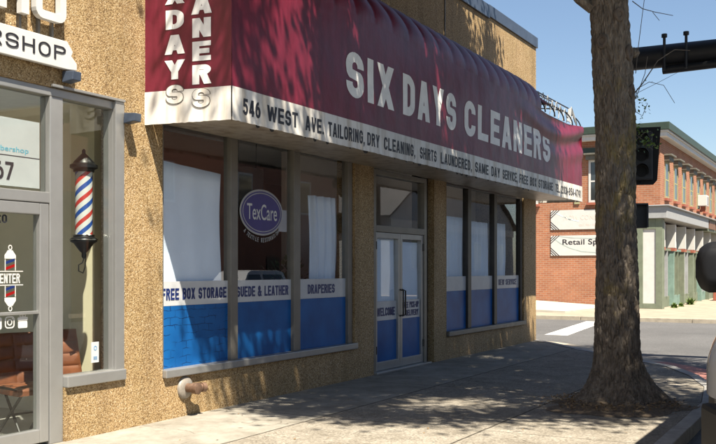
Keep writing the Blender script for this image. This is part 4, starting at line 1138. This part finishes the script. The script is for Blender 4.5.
# epicormic twigs with a few small leaves
tw = MB(); sl_ = MB(); rr = random.Random(8)
def tpt(u, z, o=0.0): 
    return Vector((TX, TY, 0)) + ur * u + Vector((-.8813, -.4726, 0)) * o + Vector((0, 0, z))
for pts, r_ in (([(.20, 3.55), (.24, 3.72), (.38, 3.80), (.55, 3.76), (.68, 3.55)], .005), ([(.2, 3.66), (.30, 3.78), (.48, 4.05), (.68, 4.18), (.86, 4.17)], .008), ([(.18, 4.75), (.30, 4.66), (.45, 4.62), (.66, 4.58)], .006),
                ([(.22, 3.9), (.25, 4.2), (.30, 4.6), (.38, 5.2)], .005), ([(.22, 3.6), (.33, 3.9), (.36, 4.1)], .005), ([(.22, 3.45), (.30, 3.40), (.36, 3.55)], .005), ([(.2, 3.2), (.3, 3.12), (.42, 3.0)], .006), ([(.2, 3.1), (.32, 3.2), (.40, 3.22)], .005), ([(.22, 3.66), (.5, 3.8), (.75, 3.93)], .003), ([(.42, 4.62), (.5, 4.52)], .004)):
    obj('twig', MB().tube([tpt(u, z, .05) for u, z in pts], [r_ * (1 - .5 * i / len(pts)) for i in range(len(pts))], 5), 'twig', tr, smooth=True)
for (u, z, su, sz, k_) in ((.30, 3.58, .08, .14, 26), (.30, 3.15, .12, .1, 60), (.40, 3.06, .07, .06, 26), (.24, 3.3, .05, .1, 16), (.22, 1.7, .03, .1, 6)):
    for k in range(k_): leafcard(sl_, tpt(u + rr.gauss(0, su * .6), z + rr.gauss(0, sz * .6), .05 + rr.gauss(0, .06)), rr.uniform(.03, .06), rr)
obj('sprout_leaves', sl_, 'sprout', tr)
# soil and litter round the roots
so_ = MB().grid(40, 40, lambda u, v: (TX - .12 + math.cos(u * 2 * PI) * (v * (.92 + .3 * noise.noise((math.cos(u * 2 * PI) * 1.5, math.sin(u * 2 * PI) * 1.5, 3)))), TY - .02 + math.sin(u * 2 * PI) * v * (.78 + .3 * noise.noise((math.cos(u * 2 * PI) * 2, math.sin(u * 2 * PI) * 2, 7))),
     .004 + (.10 * (1 - v) ** .9 + .03 * noise.noise((math.cos(u * 2 * PI) * v * 6, math.sin(u * 2 * PI) * v * 6, 1)) * (1 - v))))
struct('tree_pit_soil', so_, 'soil', smooth=True)
li = MB(); rr = random.Random(17)
for k in range(2600):
    a = rr.uniform(0, 2 * PI); r = abs(rr.gauss(.56, .17)); 
    if r < .45: continue
    p = Vector((TX - .12 + math.cos(a) * r, TY + math.sin(a) * r, .012 + .1 * max(0, 1 - r) + rr.uniform(0, .03)))
    d = Vector((rr.gauss(0, 1), rr.gauss(0, 1), rr.gauss(0, .3))).normalized(); n_ = d.cross(Vector((rr.gauss(0, .4), rr.gauss(0, .4), 1))).normalized(); s_ = rr.uniform(.015, .042)
    li.add([p, p + d * s_ * .5 + n_ * s_ * .3, p + d * s_, p + d * s_ * .5 - n_ * s_ * .3], [(0, 1, 2, 3)])
for k in range(160):
    p = Vector((rr.uniform(7, 16), rr.uniform(-4.7, -.1), .004)); a = rr.uniform(0, 6.3); d = Vector((math.cos(a), math.sin(a), .25)); n_ = Vector((-math.sin(a), math.cos(a), .1)); s_ = rr.uniform(.02, .045)
    li.add([p, p + d * s_ * .5 + n_ * s_ * .3, p + d * s_, p + d * s_ * .5 - n_ * s_ * .3], [(0, 1, 2, 3)])
tag(obj('leaf_litter', li, 'dryleaf'), 'dry leaf litter scattered round the tree roots', 'litter', kind='stuff')

# ================================================================== SIGNAL POLE
SX, SY = 17.62, -2.33
sp = thing('signal_pole', 'black signal pole behind the tree with a long mast arm over the street', 'traffic pole', (SX, SY, 0))
obj('pole', MB().lathe([(.22, 0), (.22, .12), (.13, .2), (.11, 5.9), (.09, 5.98), (.001, 6.0)], (SX, SY, 0), 20), 'sigblack', sp, smooth=True)
obj('mast_arm', MB().tube([(SX, SY + .05, 5.42), (SX, SY - 1, 5.42), (SX, SY - 9, 5.45)], [.205, .203, .16], 18), 'sigblack', sp, smooth=True)
obj('clamp', MB().tube([(SX, SY - .05, 4.98), (SX, SY - .05, 5.86)], .16, 12).box(SX - .1, SX + .1, SY - .26, SY - .14, 5.02, 5.2), 'sigblack', sp, bevel=.01)
br = MB()
for dy in (1.05, 1.42): br.tube([(SX - .23, SY - dy, 5.12), (SX - .23, SY - dy, 5.72)], .025, 8).lathe([(.05, 0), (.05, .06)], (SX - .23, SY - dy, 5.70), 8)
br.tube([(SX - .1, SY - 1.0, 5.15), (SX - .1, SY - 3, 5.20)], .075, 10)
obj('cable_bracket', br, 'sigblack', sp, smooth=True)
sg = thing('traffic_light', 'black traffic light with deep visors hung beside the tree trunk', 'traffic light', (SX, SY - .5, 3.63))
gx, gy = SX - .05, SY - .62
rotm = Matrix.Rotation(R(12), 3, 'Z')
def rt(p, c_=(gx, gy)): q = rotm @ Vector((p[0], p[1], 0)); return (c_[0] + q.x, c_[1] + q.y, p[2])
def rbox(a0, a1, b0, b1, c0, c1):
    m = MB().box(a0, a1, b0, b1, c0, c1); m.v = [rt(v) for v in m.v]; return m
obj('housing', rbox(-.14, .14, -.19, .19, 3.20, 4.06), 'sigblack', sg, bevel=.02)
bk = MB().prism([(-.33, 3.12), (.20, 3.12), (.27, 3.2), (.33, 4.16), (-.33, 4.16)], .02, lambda u, v, d: rt((.02 - d, -u, v)))
obj('backplate', bk, 'blackplastic', sg, bevel=.004)
for k, mm in enumerate(('redlens', 'khaki', 'teal')):
    zc = 3.91 - k * .28
    vz_ = MB(); N1 = 16
    vs = []
    for i in range(N1 + 1):
        A = PI * (-.15 + 1.3 * i / N1)
        for L_ in (-.14, -.38): vs.append(rt((L_ if L_ > -.2 else L_ + .08 * (1 - math.sin(A)) * .5, math.cos(A) * .125, zc + math.sin(A) * .125)))
    vz_.add(vs, [(2 * i, 2 * i + 1, 2 * i + 3, 2 * i + 2) for i in range(N1)])
    obj('visor', vz_, 'sigblack', sg, smooth=True, solid=.008)
    ln = MB().lathe([(.001, 0), (.10, 0), (.10, .012)], (0, 0, 0), 16, 'Y'); ln.v = [rt((-.145 - v[1], v[0], zc + v[2])) for v in ln.v]
    obj('lens', ln, 'blackplastic', sg, smooth=True)
obj('hanger', MB().tube([(SX, SY - .1, 4.2), (gx, gy, 4.12), (gx, gy, 4.02)], .03, 8).tube([(SX, SY - .1, 3.15), (gx, gy, 3.15)], .03, 8), 'sigblack', sg, smooth=True)
pd = thing('pedestrian_signal', 'small black pedestrian signal box below the traffic light on the trunk side', 'traffic light', (SX, SY - .45, 2.55))
c2 = (SX - .05, SY - .50)
def rbox2(a0, a1, b0, b1, c0, c1):
    m = MB().box(a0, a1, b0, b1, c0, c1); m.v = [rt(v, c2) for v in m.v]; return m
obj('housing', rbox2(-.10, .16, -.22, .20, 2.34, 2.76), 'sigblack', pd, bevel=.02)
obj('visor', rbox2(-.26, -.105, -.23, .21, 2.745, 2.775), 'sigblack', pd); obj('visor', rbox2(-.26, -.105, -.235, -.205, 2.345, 2.743), 'sigblack', pd)
obj('mounting', MB().tube([(SX, SY, 2.8), (c2[0], c2[1] + .1, 2.83), (c2[0], c2[1], 2.77)], .035, 8).tube([(SX, SY, 2.27), (c2[0], c2[1] + .1, 2.27), (c2[0], c2[1], 2.34)], .045, 8), 'sigblack', pd, smooth=True)

# ================================================================== BRICK BUILDING ACROSS THE SIDE STREET
BX, BY, BE = 39.2, .75, 76.0
bb = thing('brick_building', 'two-storey orange brick corner building with green-and-white eaves across the side street', 'building', (BX, BY, 0))
obj('brick_wall', MB().box(BX, BE, BY, 24, 4.15, 6.87).box(BX, BX + .3, BY + .86, 24, 0, 4.15).box(BX + .3, BE, BY + .6, 24, 0, 4.15), 'brick', bb)
obj('cornice', MB().box(BX - .30, BE + .3, BY - .30, 24.3, 6.87, 7.05).box(BX - .36, BE + .3, BY - .36, 24.3, 7.05, 7.12), 'cornwhite', bb, bevel=.015)
obj('eaves_fascia', MB().box(BX - .42, BE + .3, BY - .42, 24.3, 7.12, 7.42), 'green', bb, bevel=.015)
def brick_window(c, w_, z0, z1, side, hood=True):
    # side True: on the face along the avenue
    if side: P = lambda u0, u1, d0, d1, a, b, m: m.box(c + u0, c + u1, BY + d0, BY + d1, a, b)
    else: P = lambda u0, u1, d0, d1, a, b, m: m.box(BX + d0, BX + d1, c + u0, c + u1, a, b)
    h = w_ / 2
    m = MB(); P(-h, -h + .09, -.03, .06, z0, z1, m); P(h - .09, h, -.03, .06, z0, z1, m); P(-h + .09, h - .09, -.03, .06, z1 - .09, z1, m); P(-h + .09, h - .09, -.03, .06, z0, z0 + .09, m); P(-h + .09, h - .09, -.02, .05, (z0 + z1) / 2 - .03, (z0 + z1) / 2 + .03, m)
    wo = obj('window', m, 'khaki' if side else 'cornwhite', bb)
    m = MB(); P(-h + .09, h - .09, -.012, .02, z0 + .09, z1 - .09, m); obj('pane', m, 'winglass', wo)
    m = MB(); P(-h - .08, h + .08, -.12, .0, z0 - .10, z0 - .003, m); obj('sill', m, 'terra', wo)
    if hood:
        m = MB(); P(-h - .08, h + .08, -.20, .0, z1 + .003, z1 + .20, m); P(-h - .14, h + .14, -.30, .0, z1 + .203, z1 + .27, m); obj('lintel_hood', m, 'hood', wo)
c = 40.55
while c < 75: brick_window(c, .85, 4.5, 6.02, True); c += 2.06
for yc in (3.0, 6.4, 9.6): brick_window(yc, 1.25, 4.35, 6.1, False)
# pilasters beside the front windows
obj('yellow_trim', MB().box(BX - .05, BX, 4.0, 4.22, 4.3, 6.35), 'khaki', bb); obj('window_head', MB().box(BX - .06, BX, 2.3, 4.25, 6.36, 6.6), 'green', bb)
# ground floor shopfront
obj('shop_fascia', MB().box(BX - .25, 50.2, BY - .30, BY + .62, 3.62, 4.10).box(BX - .35, BE, BY - .40, BY + .62, 4.10, 4.15), 'greyband', bb, bevel=.02)
obj('shop_fascia', MB().box(50.2, BE, BY - .25, BY + .62, 3.5, 4.10), 'sage', bb, bevel=.02)
for k in range(9): obj('sign_panel', MB().box(50.5 + k * 2.4, 52.6 + k * 2.4, BY - .30, BY - .25, 3.62, 4.02), 'signbrown', bb, bevel=.01)
obj('corner_pilaster', MB().box(BX - .12, BX, BY - .1, BY + .16, 0, 3.62).box(BX - .12, BX, BY + .66, BY + .90, 0, 3.62).box(BX - .12, BX, BY + .16, BY + .66, 3.2, 3.62).box(BX - .12, BX, BY + .16, BY + .66, 0, .22).box(BX, BX + .35, BY - .1, BY + .6, 0, 3.62), 'sage', bb, bevel=.012)
obj('white_panel', MB().box(BX - .07, BX, BY + .16, BY + .66, .22, 3.2), 'signwhite', bb)
obj('shop_glass', MB().box(BX + .35, BE, BY + .32, BY + .36, .1, 3.5), 'winglass', bb)
x = BX + .36; k = 0; BW = 2.55
while x < 72:
    pm = MB().box(x, x + .13, BY - .02, BY + .32, 0, 2.36).box(x + .13, x + BW - .01, BY + .1, BY + .32, 2.36, 2.46).box(x + .13, x + BW - .01, BY + .16, BY + .32, 0, .45)
    so2 = obj('shop_bay', pm, 'teal' if k % 3 == 1 else 'sage', bb, bevel=.01)
    obj('mullion', MB().box(x + .95, x + 1.03, BY + .1, BY + .32, .45, 2.36).box(x + 1.75, x + 1.83, BY + .1, BY + .32, .45, 2.36), 'sage' if k % 2 else 'greyband', so2)
    obj('transom_fin', MB().box(x - .02, x + .16, BY - .08, BY + .3, 2.5, 3.5), 'cornwhite', so2, bevel=.01)
    obj('transom_bar', MB().box(x + 1.2, x + 1.3, BY + .1, BY + .3, 2.47, 3.5), 'cornwhite', so2)
    obj('red_tie', MB().box(x - .04, x + .5, BY - .05, BY + .3, 2.37, 2.495), 'terra', so2)
    obj('display', MB().box(x + .3, x + .8, BY + .28, BY + .315, .9, 1.9).box(x + 1.15, x + 1.65, BY + .28, BY + .315, 1.45, 1.75).box(x + 1.95, x + 2.4, BY + .28, BY + .315, .6, 1.5), ['band', 'terra', 'paper', 'signwhite'][k % 4], so2)
    x += BW; k += 1
x_end = x
ac = thing('air_conditioner', 'white box air conditioner in a narrow upper window of the brick building', 'air conditioner', (48.8, BY - .2, 4.65))
obj('case', MB().box(48.45, 49.15, BY - .45, BY - .035, 4.66, 5.18), 'signwhite', ac, bevel=.02)
obj('grille', MB().box(48.53, 49.07, BY - .458, BY - .451, 4.72, 5.1), 'greyband', ac); obj('bracket', MB().box(48.75, 48.85, BY - .35, BY - .125, 4.4, 4.655), 'terra', ac)
def banner(z0, z1, label):
    b = thing('banner', label, 'banner', (BX, 3.9, z0), 'white banners on the brick wall')
    def P(u, v, d): return (BX - .02 - d, 5.22 - u, z0 + v)
    H_ = z1 - z0
    obj('sheet', MB().prism([(0, 0), (2.9, 0), (2.9, H_), (0, H_)], .02, P), 'signwhite', b, bevel=.004)
    m = MB()
    for (a, c_) in ((.10, .0), (.20, .0), (.30, .0)): m.prism([(0, a), (a * 1.1, 0), (a * 1.1 + .045, 0), (0, a + .045)], .003, lambda u, v, d: P(u, v, d + .021))
    for a in (.10, .20, .30): m.prism([(0, H_ - a), (a * 1.1, H_), (a * 1.1 + .045, H_), (0, H_ - a - .045)], .003, lambda u, v, d: P(u, v, d + .021))
    obj('corner_stripes', m, 'ink', b)
    return b, P, H_
b1, P1, H1 = banner(3.25, 4.06, 'upper white banner with faint pink script on the orange brick wall')
FP = plain('faded_pink_ink', (.66, .50, .44), .7)
lt = MB(); font_text(lt, 'NOW CONNECTED', .55, 2.75, .19, lambda u, v, d: P1(u, v + .40, d + .021), .0, .003); obj('lettering', lt, FP, b1); lt = MB(); font_text(lt, 'call for information', 1.2, 2.6, .10, lambda u, v, d: P1(u, v + .14, d + .021), 0, .003)
obj('lettering', lt, plain('faded_pink_ink', (.66, .50, .44), .7), b1)
lt = MB()
for q in ribbon([(.2, .7), (.45, .58), (.8, .42), (1.2, .33)], .03): lt.prism(q, .003, lambda u, v, d: P1(u, v, d + .021))
obj('swoosh', lt, plain('pale_blue_ink', (.5, .66, .70), .7), b1)
b2, P2, H2 = banner(2.16, 3.0, 'lower white banner reading Retail Space on the orange brick wall')
lt = MB(); font_text(lt, 'Retail Space', .50, 2.55, .22, lambda u, v, d: P2(u, v + .46, d + .021), .012, .003)
obj('lettering', lt, 'ink', b2)
lt = MB()
for q in ribbon([(.12, .74), (.4, .52), (.8, .32), (1.3, .17), (1.9, .12), (2.7, .16)], .035) + ribbon([(.3, .82), (.9, .74), (1.6, .71), (2.8, .72)], .028): lt.prism(q, .003, lambda u, v, d: P2(u, v, d + .021))
obj('swoosh', lt, plain('grey_green_ink', (.30, .36, .34), .7), b2)
# weeds at the foot of the shopfront
def weed(x, y, h, label, seed):
    rr = random.Random(seed); m = MB()
    for k in range(90):
        a = rr.uniform(0, 2 * PI); e = rr.uniform(.2, 1.4); d = Vector((math.cos(a) * math.cos(e), math.sin(a) * math.cos(e), math.sin(e))); L = h * rr.uniform(.4, 1); p = Vector((x, y, 0)) + d * L * .5; n_ = Vector((-math.sin(a), math.cos(a), 0)) * .05
        m.add([Vector((x, y, 0.0)) + Vector((rr.gauss(0, .15), rr.gauss(0, .08), 0)), p + n_, p + d * L * .5, p - n_], [(0, 1, 2, 3)])
    tag(obj('weed', m, 'sprout', origin=(x, y, 0)), label, 'plant')
weed(44.6, .45, .42, 'tall green weed growing at the foot of the teal shopfront posts', 1)
weed(40.6, .45, .26, 'low dry weeds at the corner pilaster of the brick building', 2)
weed(42.2, .45, .2, 'small weed between corner pilaster and taller weed on far sidewalk', 3)
# buildings seen above the brick roofline
fb = thing('cream_building', 'cream building peeking above the brick roof left of the tree', 'building', (58, 12, 0))
obj('wall', MB().box(62, 80, 8.0, 20, 0, 10.4), 'tan', fb); obj('parapet', MB().box(61.8, 80.2, 7.8, 20.2, 10.4, 10.8), 'cream', fb, bevel=.02)
fb = thing('cream_building', 'cream parapet building beyond the brick building at the right edge', 'building', (88, 6, 0))
obj('wall', MB().box(77, 96, .9, 18, 0, 9.4), 'tan', fb); obj('parapet', MB().box(76.8, 96.2, .7, 18.2, 9.4, 9.9), 'cream', fb, bevel=.02)
wn = MB()
for k in range(6): wn.box(79 + k * 2.8, 80.4 + k * 2.8, .85, .9, 5.2, 7.2); wn.box(79 + k * 2.8, 80.4 + k * 2.8, .85, .9, 1.4, 3.4)
obj('window', wn, 'winglass', fb)
sd = thing('sandwich_display', 'orange and white goods standing on the sidewalk outside the far shop', 'display', (50, -.2, 0))
obj('crate', MB().box(50.6, 51.5, -.3, .3, 0, .55), 'terra', sd, bevel=.03); obj('board', MB().add([(51.6, -.2, 0), (52.1, -.2, 0), (52.1, .1, 1.0), (51.6, .1, 1.0), (51.6, .4, 0), (52.1, .4, 0)], [(0, 1, 2, 3), (4, 3, 2, 5), (0, 3, 4), (1, 5, 2)]), 'signwhite', sd)

# ================================================================== PICKUP AT THE KERB (facing the viewer, mostly out of frame)
def wheel(cx, cy, cz, rad, wd, parent, sgn):
    t = obj('wheel', MB().lathe([(rad * .55, -wd / 2), (rad * .9, -wd / 2), (rad, -wd * .36), (rad, wd * .36), (rad * .9, wd / 2), (rad * .55, wd / 2)], (cx, cy, cz), 32, 'Y'), 'tyre', parent, smooth=True)
    o_ = sgn * wd / 2
    obj('rim', MB().lathe([(rad * .56, o_ * .95), (rad * .5, o_ * .6), (rad * .15, o_ * .8), (.001, o_ * .85)], (cx, cy, cz), 28, 'Y'), 'chrome', t, smooth=True)
def arch_poly(x0, x1, zlow, wheels, r, top):
    """side outline of a body: bottom edge with wheel arches, then the given top points"""
    pts = [(x0, zlow)]
    for wx, wz in wheels:
        a0 = math.asin(max(-1, min(1, (zlow - wz) / r)))
        for k in range(13):
            a = PI - a0 - (PI - 2 * a0) * k / 12; pts.append((wx + r * math.cos(a), wz + r * math.sin(a)))
    pts.append((x1, zlow)); return pts + top
def delivery_van(x0, yk, label):
    # nose towards -X at x0; kerb side at y = yk, 2.0 m wide
    t = thing('delivery_van', label, 'van', (x0 + 2.9, yk - 1.0, -.13))
    G = -.13; Y0, Y1 = yk - 2.0, yk
    whs = [(x0 + 1.12, G + .42), (x0 + 5.9, G + .42)]
    body = arch_poly(x0 + .05, x0 + 7.3, G + .45, whs, .52, [(x0 + 7.35, G + .6), (x0 + 7.35, G + 1.30), (x0 + 3.75, G + 1.30), (x0 + 1.75, G + 1.30), (x0 + 1.2, G + 1.30), (x0 + .35, G + 1.24), (x0 + .06, G + 1.12), (x0 - .02, G + .7)])
    bd = MB().prism(body, 2.0 - .1, lambda u, v, d: (u, Y0 + .05 + d, v))
    # round the plan at the nose
    bd.v = [(x, (y - (Y0 + 1)) * (1 - .24 * max(0, (x0 + .9 - x)) ** 1.3) + Y0 + 1, z) for x, y, z in bd.v]
    obj('body', bd, 'carwhite', t, smooth=True, bevel=.045)
    for sgn, yy in ((1, Y1), (-1, Y0)):
        for wx, wz in whs:
            def fpt(u, v, lo0, hi, wx=wx, wz=wz, yy=yy, sgn=sgn):
                xx = wx - .72 + 1.44 * u; dx = xx - wx
                lo = wz + math.sqrt(max(0, .5 ** 2 - dx * dx)) if abs(dx) < .5 else wz + .02
                lo = max(lo, lo0); z = min(lo, hi) + (hi - min(lo, hi)) * v; k = abs(dx / .72)
                q = max(0, z - G - 1.16) / .26
                return (xx, yy - sgn * (.22 * k ** 2.4 + .10 * q ** 1.6 - (.0 if lo0 else -.012)), z)
            obj('fender', MB().grid(34, 14, lambda u, v: fpt(u, v, G + 1.0, G + 1.42)), 'carwhite', t, smooth=True)
            obj('arch_cladding', MB().grid(34, 8, lambda u, v: fpt(u, v, 0, G + 1.0)), 'blackplastic', t, smooth=True)
        mir = obj('mirror', MB().add(*mirror_mesh(x0 + 2.12, yy, sgn, G + 1.74)), 'blackplastic', t, smooth=True, bevel=.03)
        obj('mirror_arm', MB().tube([(x0 + 2.1, yy - sgn * .09, G + 1.42), (x0 + 2.1, yy + sgn * .05, G + 1.56), (x0 + 2.12, yy + sgn * .02, G + 1.66)], .03, 8), 'blackplastic', mir, smooth=True)
        obj('door', MB().box(x0 + 2.0, x0 + 3.6, yy - .05 * sgn - .004, yy - .05 * sgn + .008, G + .55, G + 1.26), 'carwhite', t, bevel=.004)
    cab = [(x0 + 1.55, G + 1.302), (x0 + 7.34, G + 1.302), (x0 + 7.30, G + 2.62), (x0 + 7.2, G + 2.68), (x0 + 2.95, G + 2.68), (x0 + 2.55, G + 2.52)]
    cb = MB().prism(cab, 1.9, lambda u, v, d: (u, Y0 + .05 + d, v)); cb.v = [(x, (y - (Y0 + 1)) * (1 - .14 * max(0, (z - G - 1.3)) / 1.38) + Y0 + 1, z) for x, y, z in cb.v]
    co = obj('cab', cb, 'carwhite', t, smooth=True, bevel=.04)
    sw = [(x0 + 2.0, G + 1.36), (x0 + 3.2, G + 1.36), (x0 + 3.2, G + 2.05), (x0 + 2.42, G + 2.05)]
    for sgn in (1, -1):
        g = MB().prism(sw, .02, lambda u, v, d: (u, Y0 + 1 + sgn * ((.95 * (1 - .14 * (v - G - 1.3) / 1.38)) - .008 + d), v)); obj('side_window', g, 'carglass', co)
    obj('windscreen', MB().add([(x0 + 1.575, Y0 + .17, G + 1.36), (x0 + 1.575, Y1 - .17, G + 1.36), (x0 + 2.36, Y1 - .24, G + 2.32), (x0 + 2.36, Y0 + .24, G + 2.32)], [(0, 1, 2, 3)]), 'carglass', co, solid=.012)
    for wx, wz in whs:
        wheel(wx, Y1 - .17, wz, .42, .26, t, 1); wheel(wx, Y0 + .17, wz, .42, .26, t, -1)
    obj('grille', MB().box(x0 - .06, x0 + .02, Y0 + .5, Y1 - .5, G + .78, G + 1.1), 'blackplastic', t, bevel=.02)
    pl_ = [(x0 - .14, Y0 + .5), (x0 + .08, Y0 + .24), (x0 + .60, Y0 + .02), (x0 + .60, Y0 + .4), (x0 + .60, Y1 - .4), (x0 + .60, Y1 - .02), (x0 + .08, Y1 - .24), (x0 - .14, Y1 - .5)]
    obj('bumper', MB().prism(pl_, .68, lambda u, v, d: (u, v, G + .30 + d)), 'blackplastic', t, bevel=.03)
    for yy in (Y0 + .34, Y1 - .60): obj('headlight', MB().box(x0 - .05, x0 + .1, yy, yy + .26, G + .86, G + 1.10), 'lens', t, bevel=.03)
    return t
def mirror_mesh(x, yy, sgn, z):
    # upright towing mirror shell: outline in y,z lofted back into a bowl
    P = [(-.05, -.17), (.14, -.18), (.20, -.155), (.235, -.07), (.235, .05), (.21, .14), (.14, .185), (-.05, .185)]
    vs = []; n_ = len(P)
    for dx, k in ((.06, 1.0), (.0, 1.0), (-.07, .86), (-.11, .6)):
        for a, b in P: vs.append((x + dx, yy + sgn * (.06 + (a - .06) * k), z + b * k))
    fs = [(r * n_ + i, r * n_ + (i + 1) % n_, (r + 1) * n_ + (i + 1) % n_, (r + 1) * n_ + i) for r in range(3) for i in range(n_)]
    fs += [tuple(range(n_)), tuple(3 * n_ + i for i in range(n_ - 1, -1, -1))]
    return vs, fs
delivery_van(5.05, -5.695, 'tall white delivery van with black mirror parked at the kerb on the right edge')

# ================================================================== ACROSS THE AVENUE (seen in the shop glass)
ob = thing('brown_building', 'brown brick building reflected in the cleaners windows, across the avenue', 'building', (36, -21, 0))
obj('wall', MB().box(29.5, 47.5, -30, -20.0, -.13, 8.2), 'brownbrick', ob); obj('parapet', MB().box(29.4, 47.6, -30, -19.9, 8.2, 8.6), 'tan', ob)
for xx in (31.5, 37.5, 43): 
    wo = obj('window', MB().box(xx, xx + 1.3, -20.0, -19.96, 4.5, 6.3), 'cornwhite', ob); obj('pane', MB().box(xx + .1, xx + 1.2, -19.96, -19.95, 4.6, 6.2), 'winglass', wo)
obj('door', MB().box(40, 41.2, -20, -19.96, 0, 2.2), 'bronze', ob)
ob = thing('pale_house', 'pale gabled house reflected in the farther shop windows, across the avenue', 'house', (62, -21, 0))
obj('wall', MB().box(52, 75, -30, -19, -.13, 5.0).prism([(52, 5), (75, 5), (63.5, 11)], 11, lambda u, v, d: (u, -19 - d, v)), 'palewall', ob)
obj('roof', MB().add([(51.5, -18.7, 4.8), (63.5, -18.7, 11.2), (63.5, -30, 11.2), (51.5, -30, 4.8), (75.5, -18.7, 4.8), (75.5, -30, 4.8)], [(0, 1, 2, 3), (1, 4, 5, 2)]), 'rooftile', ob, solid=.15)
for xx in (55, 60, 66, 71):
    wo = obj('window', MB().box(xx, xx + 1.5, -19, -18.95, 1.5, 3.6), 'cornwhite', ob); obj('pane', MB().box(xx + .12, xx + 1.38, -18.95, -18.94, 1.62, 3.48), 'winglass', wo)
obj('trim', MB().box(52, 75, -19, -18.9, 4.2, 4.7), 'cornwhite', ob)
ob = thing('pale_shop', 'low pale shop reflected in the barber window, across the avenue', 'building', (15, -21, 0))
obj('wall', MB().box(4, 28, -30, -20.5, -.13, 4.6), 'palewall', ob); obj('shop_glass', MB().box(6, 26, -20.5, -20.45, .5, 2.8), 'winglass', ob); obj('fascia', MB().box(4, 28, -20.5, -20.3, 3.1, 3.9), 'greyband', ob)
struct('opposite_sidewalk', MB().box(-40, 120, -40, -16.2, -.2, 0), 'farwalk')
def suv(cx, cy, label):
    t = thing('parked_car', label, 'car', (cx, cy, -.13)); G = -.13
    whs = [(cx - 1.4, G + .35), (cx + 1.4, G + .35)]
    body = arch_poly(cx - 2.3, cx + 2.3, G + .3, whs, .42, [(cx + 2.35, G + .6), (cx + 2.3, G + .95), (cx + 2.2, G + 1.0), (cx - 1.1, G + 1.0), (cx - 2.1, G + .88), (cx - 2.34, G + .6)])
    obj('body', MB().prism(body, 1.8, lambda u, v, d: (u, cy - .9 + d, v)), 'carwhite', t, smooth=True, bevel=.06)
    cab = [(cx - 1.1, G + 1.0), (cx + 2.2, G + 1.0), (cx + 1.95, G + 1.62), (cx + 1.7, G + 1.68), (cx - .2, G + 1.68), (cx - .45, G + 1.6)]
    cb = MB().prism(cab, 1.7, lambda u, v, d: (u, cy - .85 + d, v)); cb.v = [(x, (y - cy) * (1 - .2 * max(0, z - G - 1) / .68) + cy, z) for x, y, z in cb.v]
    co = obj('cabin', cb, 'carwhite', t, smooth=True, bevel=.05)
    for sgn in (1, -1):
        for a, b in ((-.85, .35), (.45, 1.85)):
            obj('side_window', MB().prism([(cx + a, G + 1.06), (cx + b, G + 1.06), (cx + b - .1, G + 1.52), (cx + a + (.4 if a < 0 else 0), G + 1.52)], .03, lambda u, v, d: (u, cy + sgn * (.85 * (1 - .2 * (v - G - 1) / .68) - .015 + d), v)), 'carglass', co)
    for wx, wz in whs:
        wheel(wx, cy + .78, wz, .35, .22, t, 1); wheel(wx, cy - .78, wz, .35, .22, t, -1)
    for yy in (cy - .8, cy + .5): obj('headlight', MB().box(cx - 2.3, cx - 2.1, yy, yy + .3, G + .68, G + .82), 'lens', t, bevel=.02)
suv(30.6, -14.9, 'white car reflected below the purple oval sign, parked across the avenue')
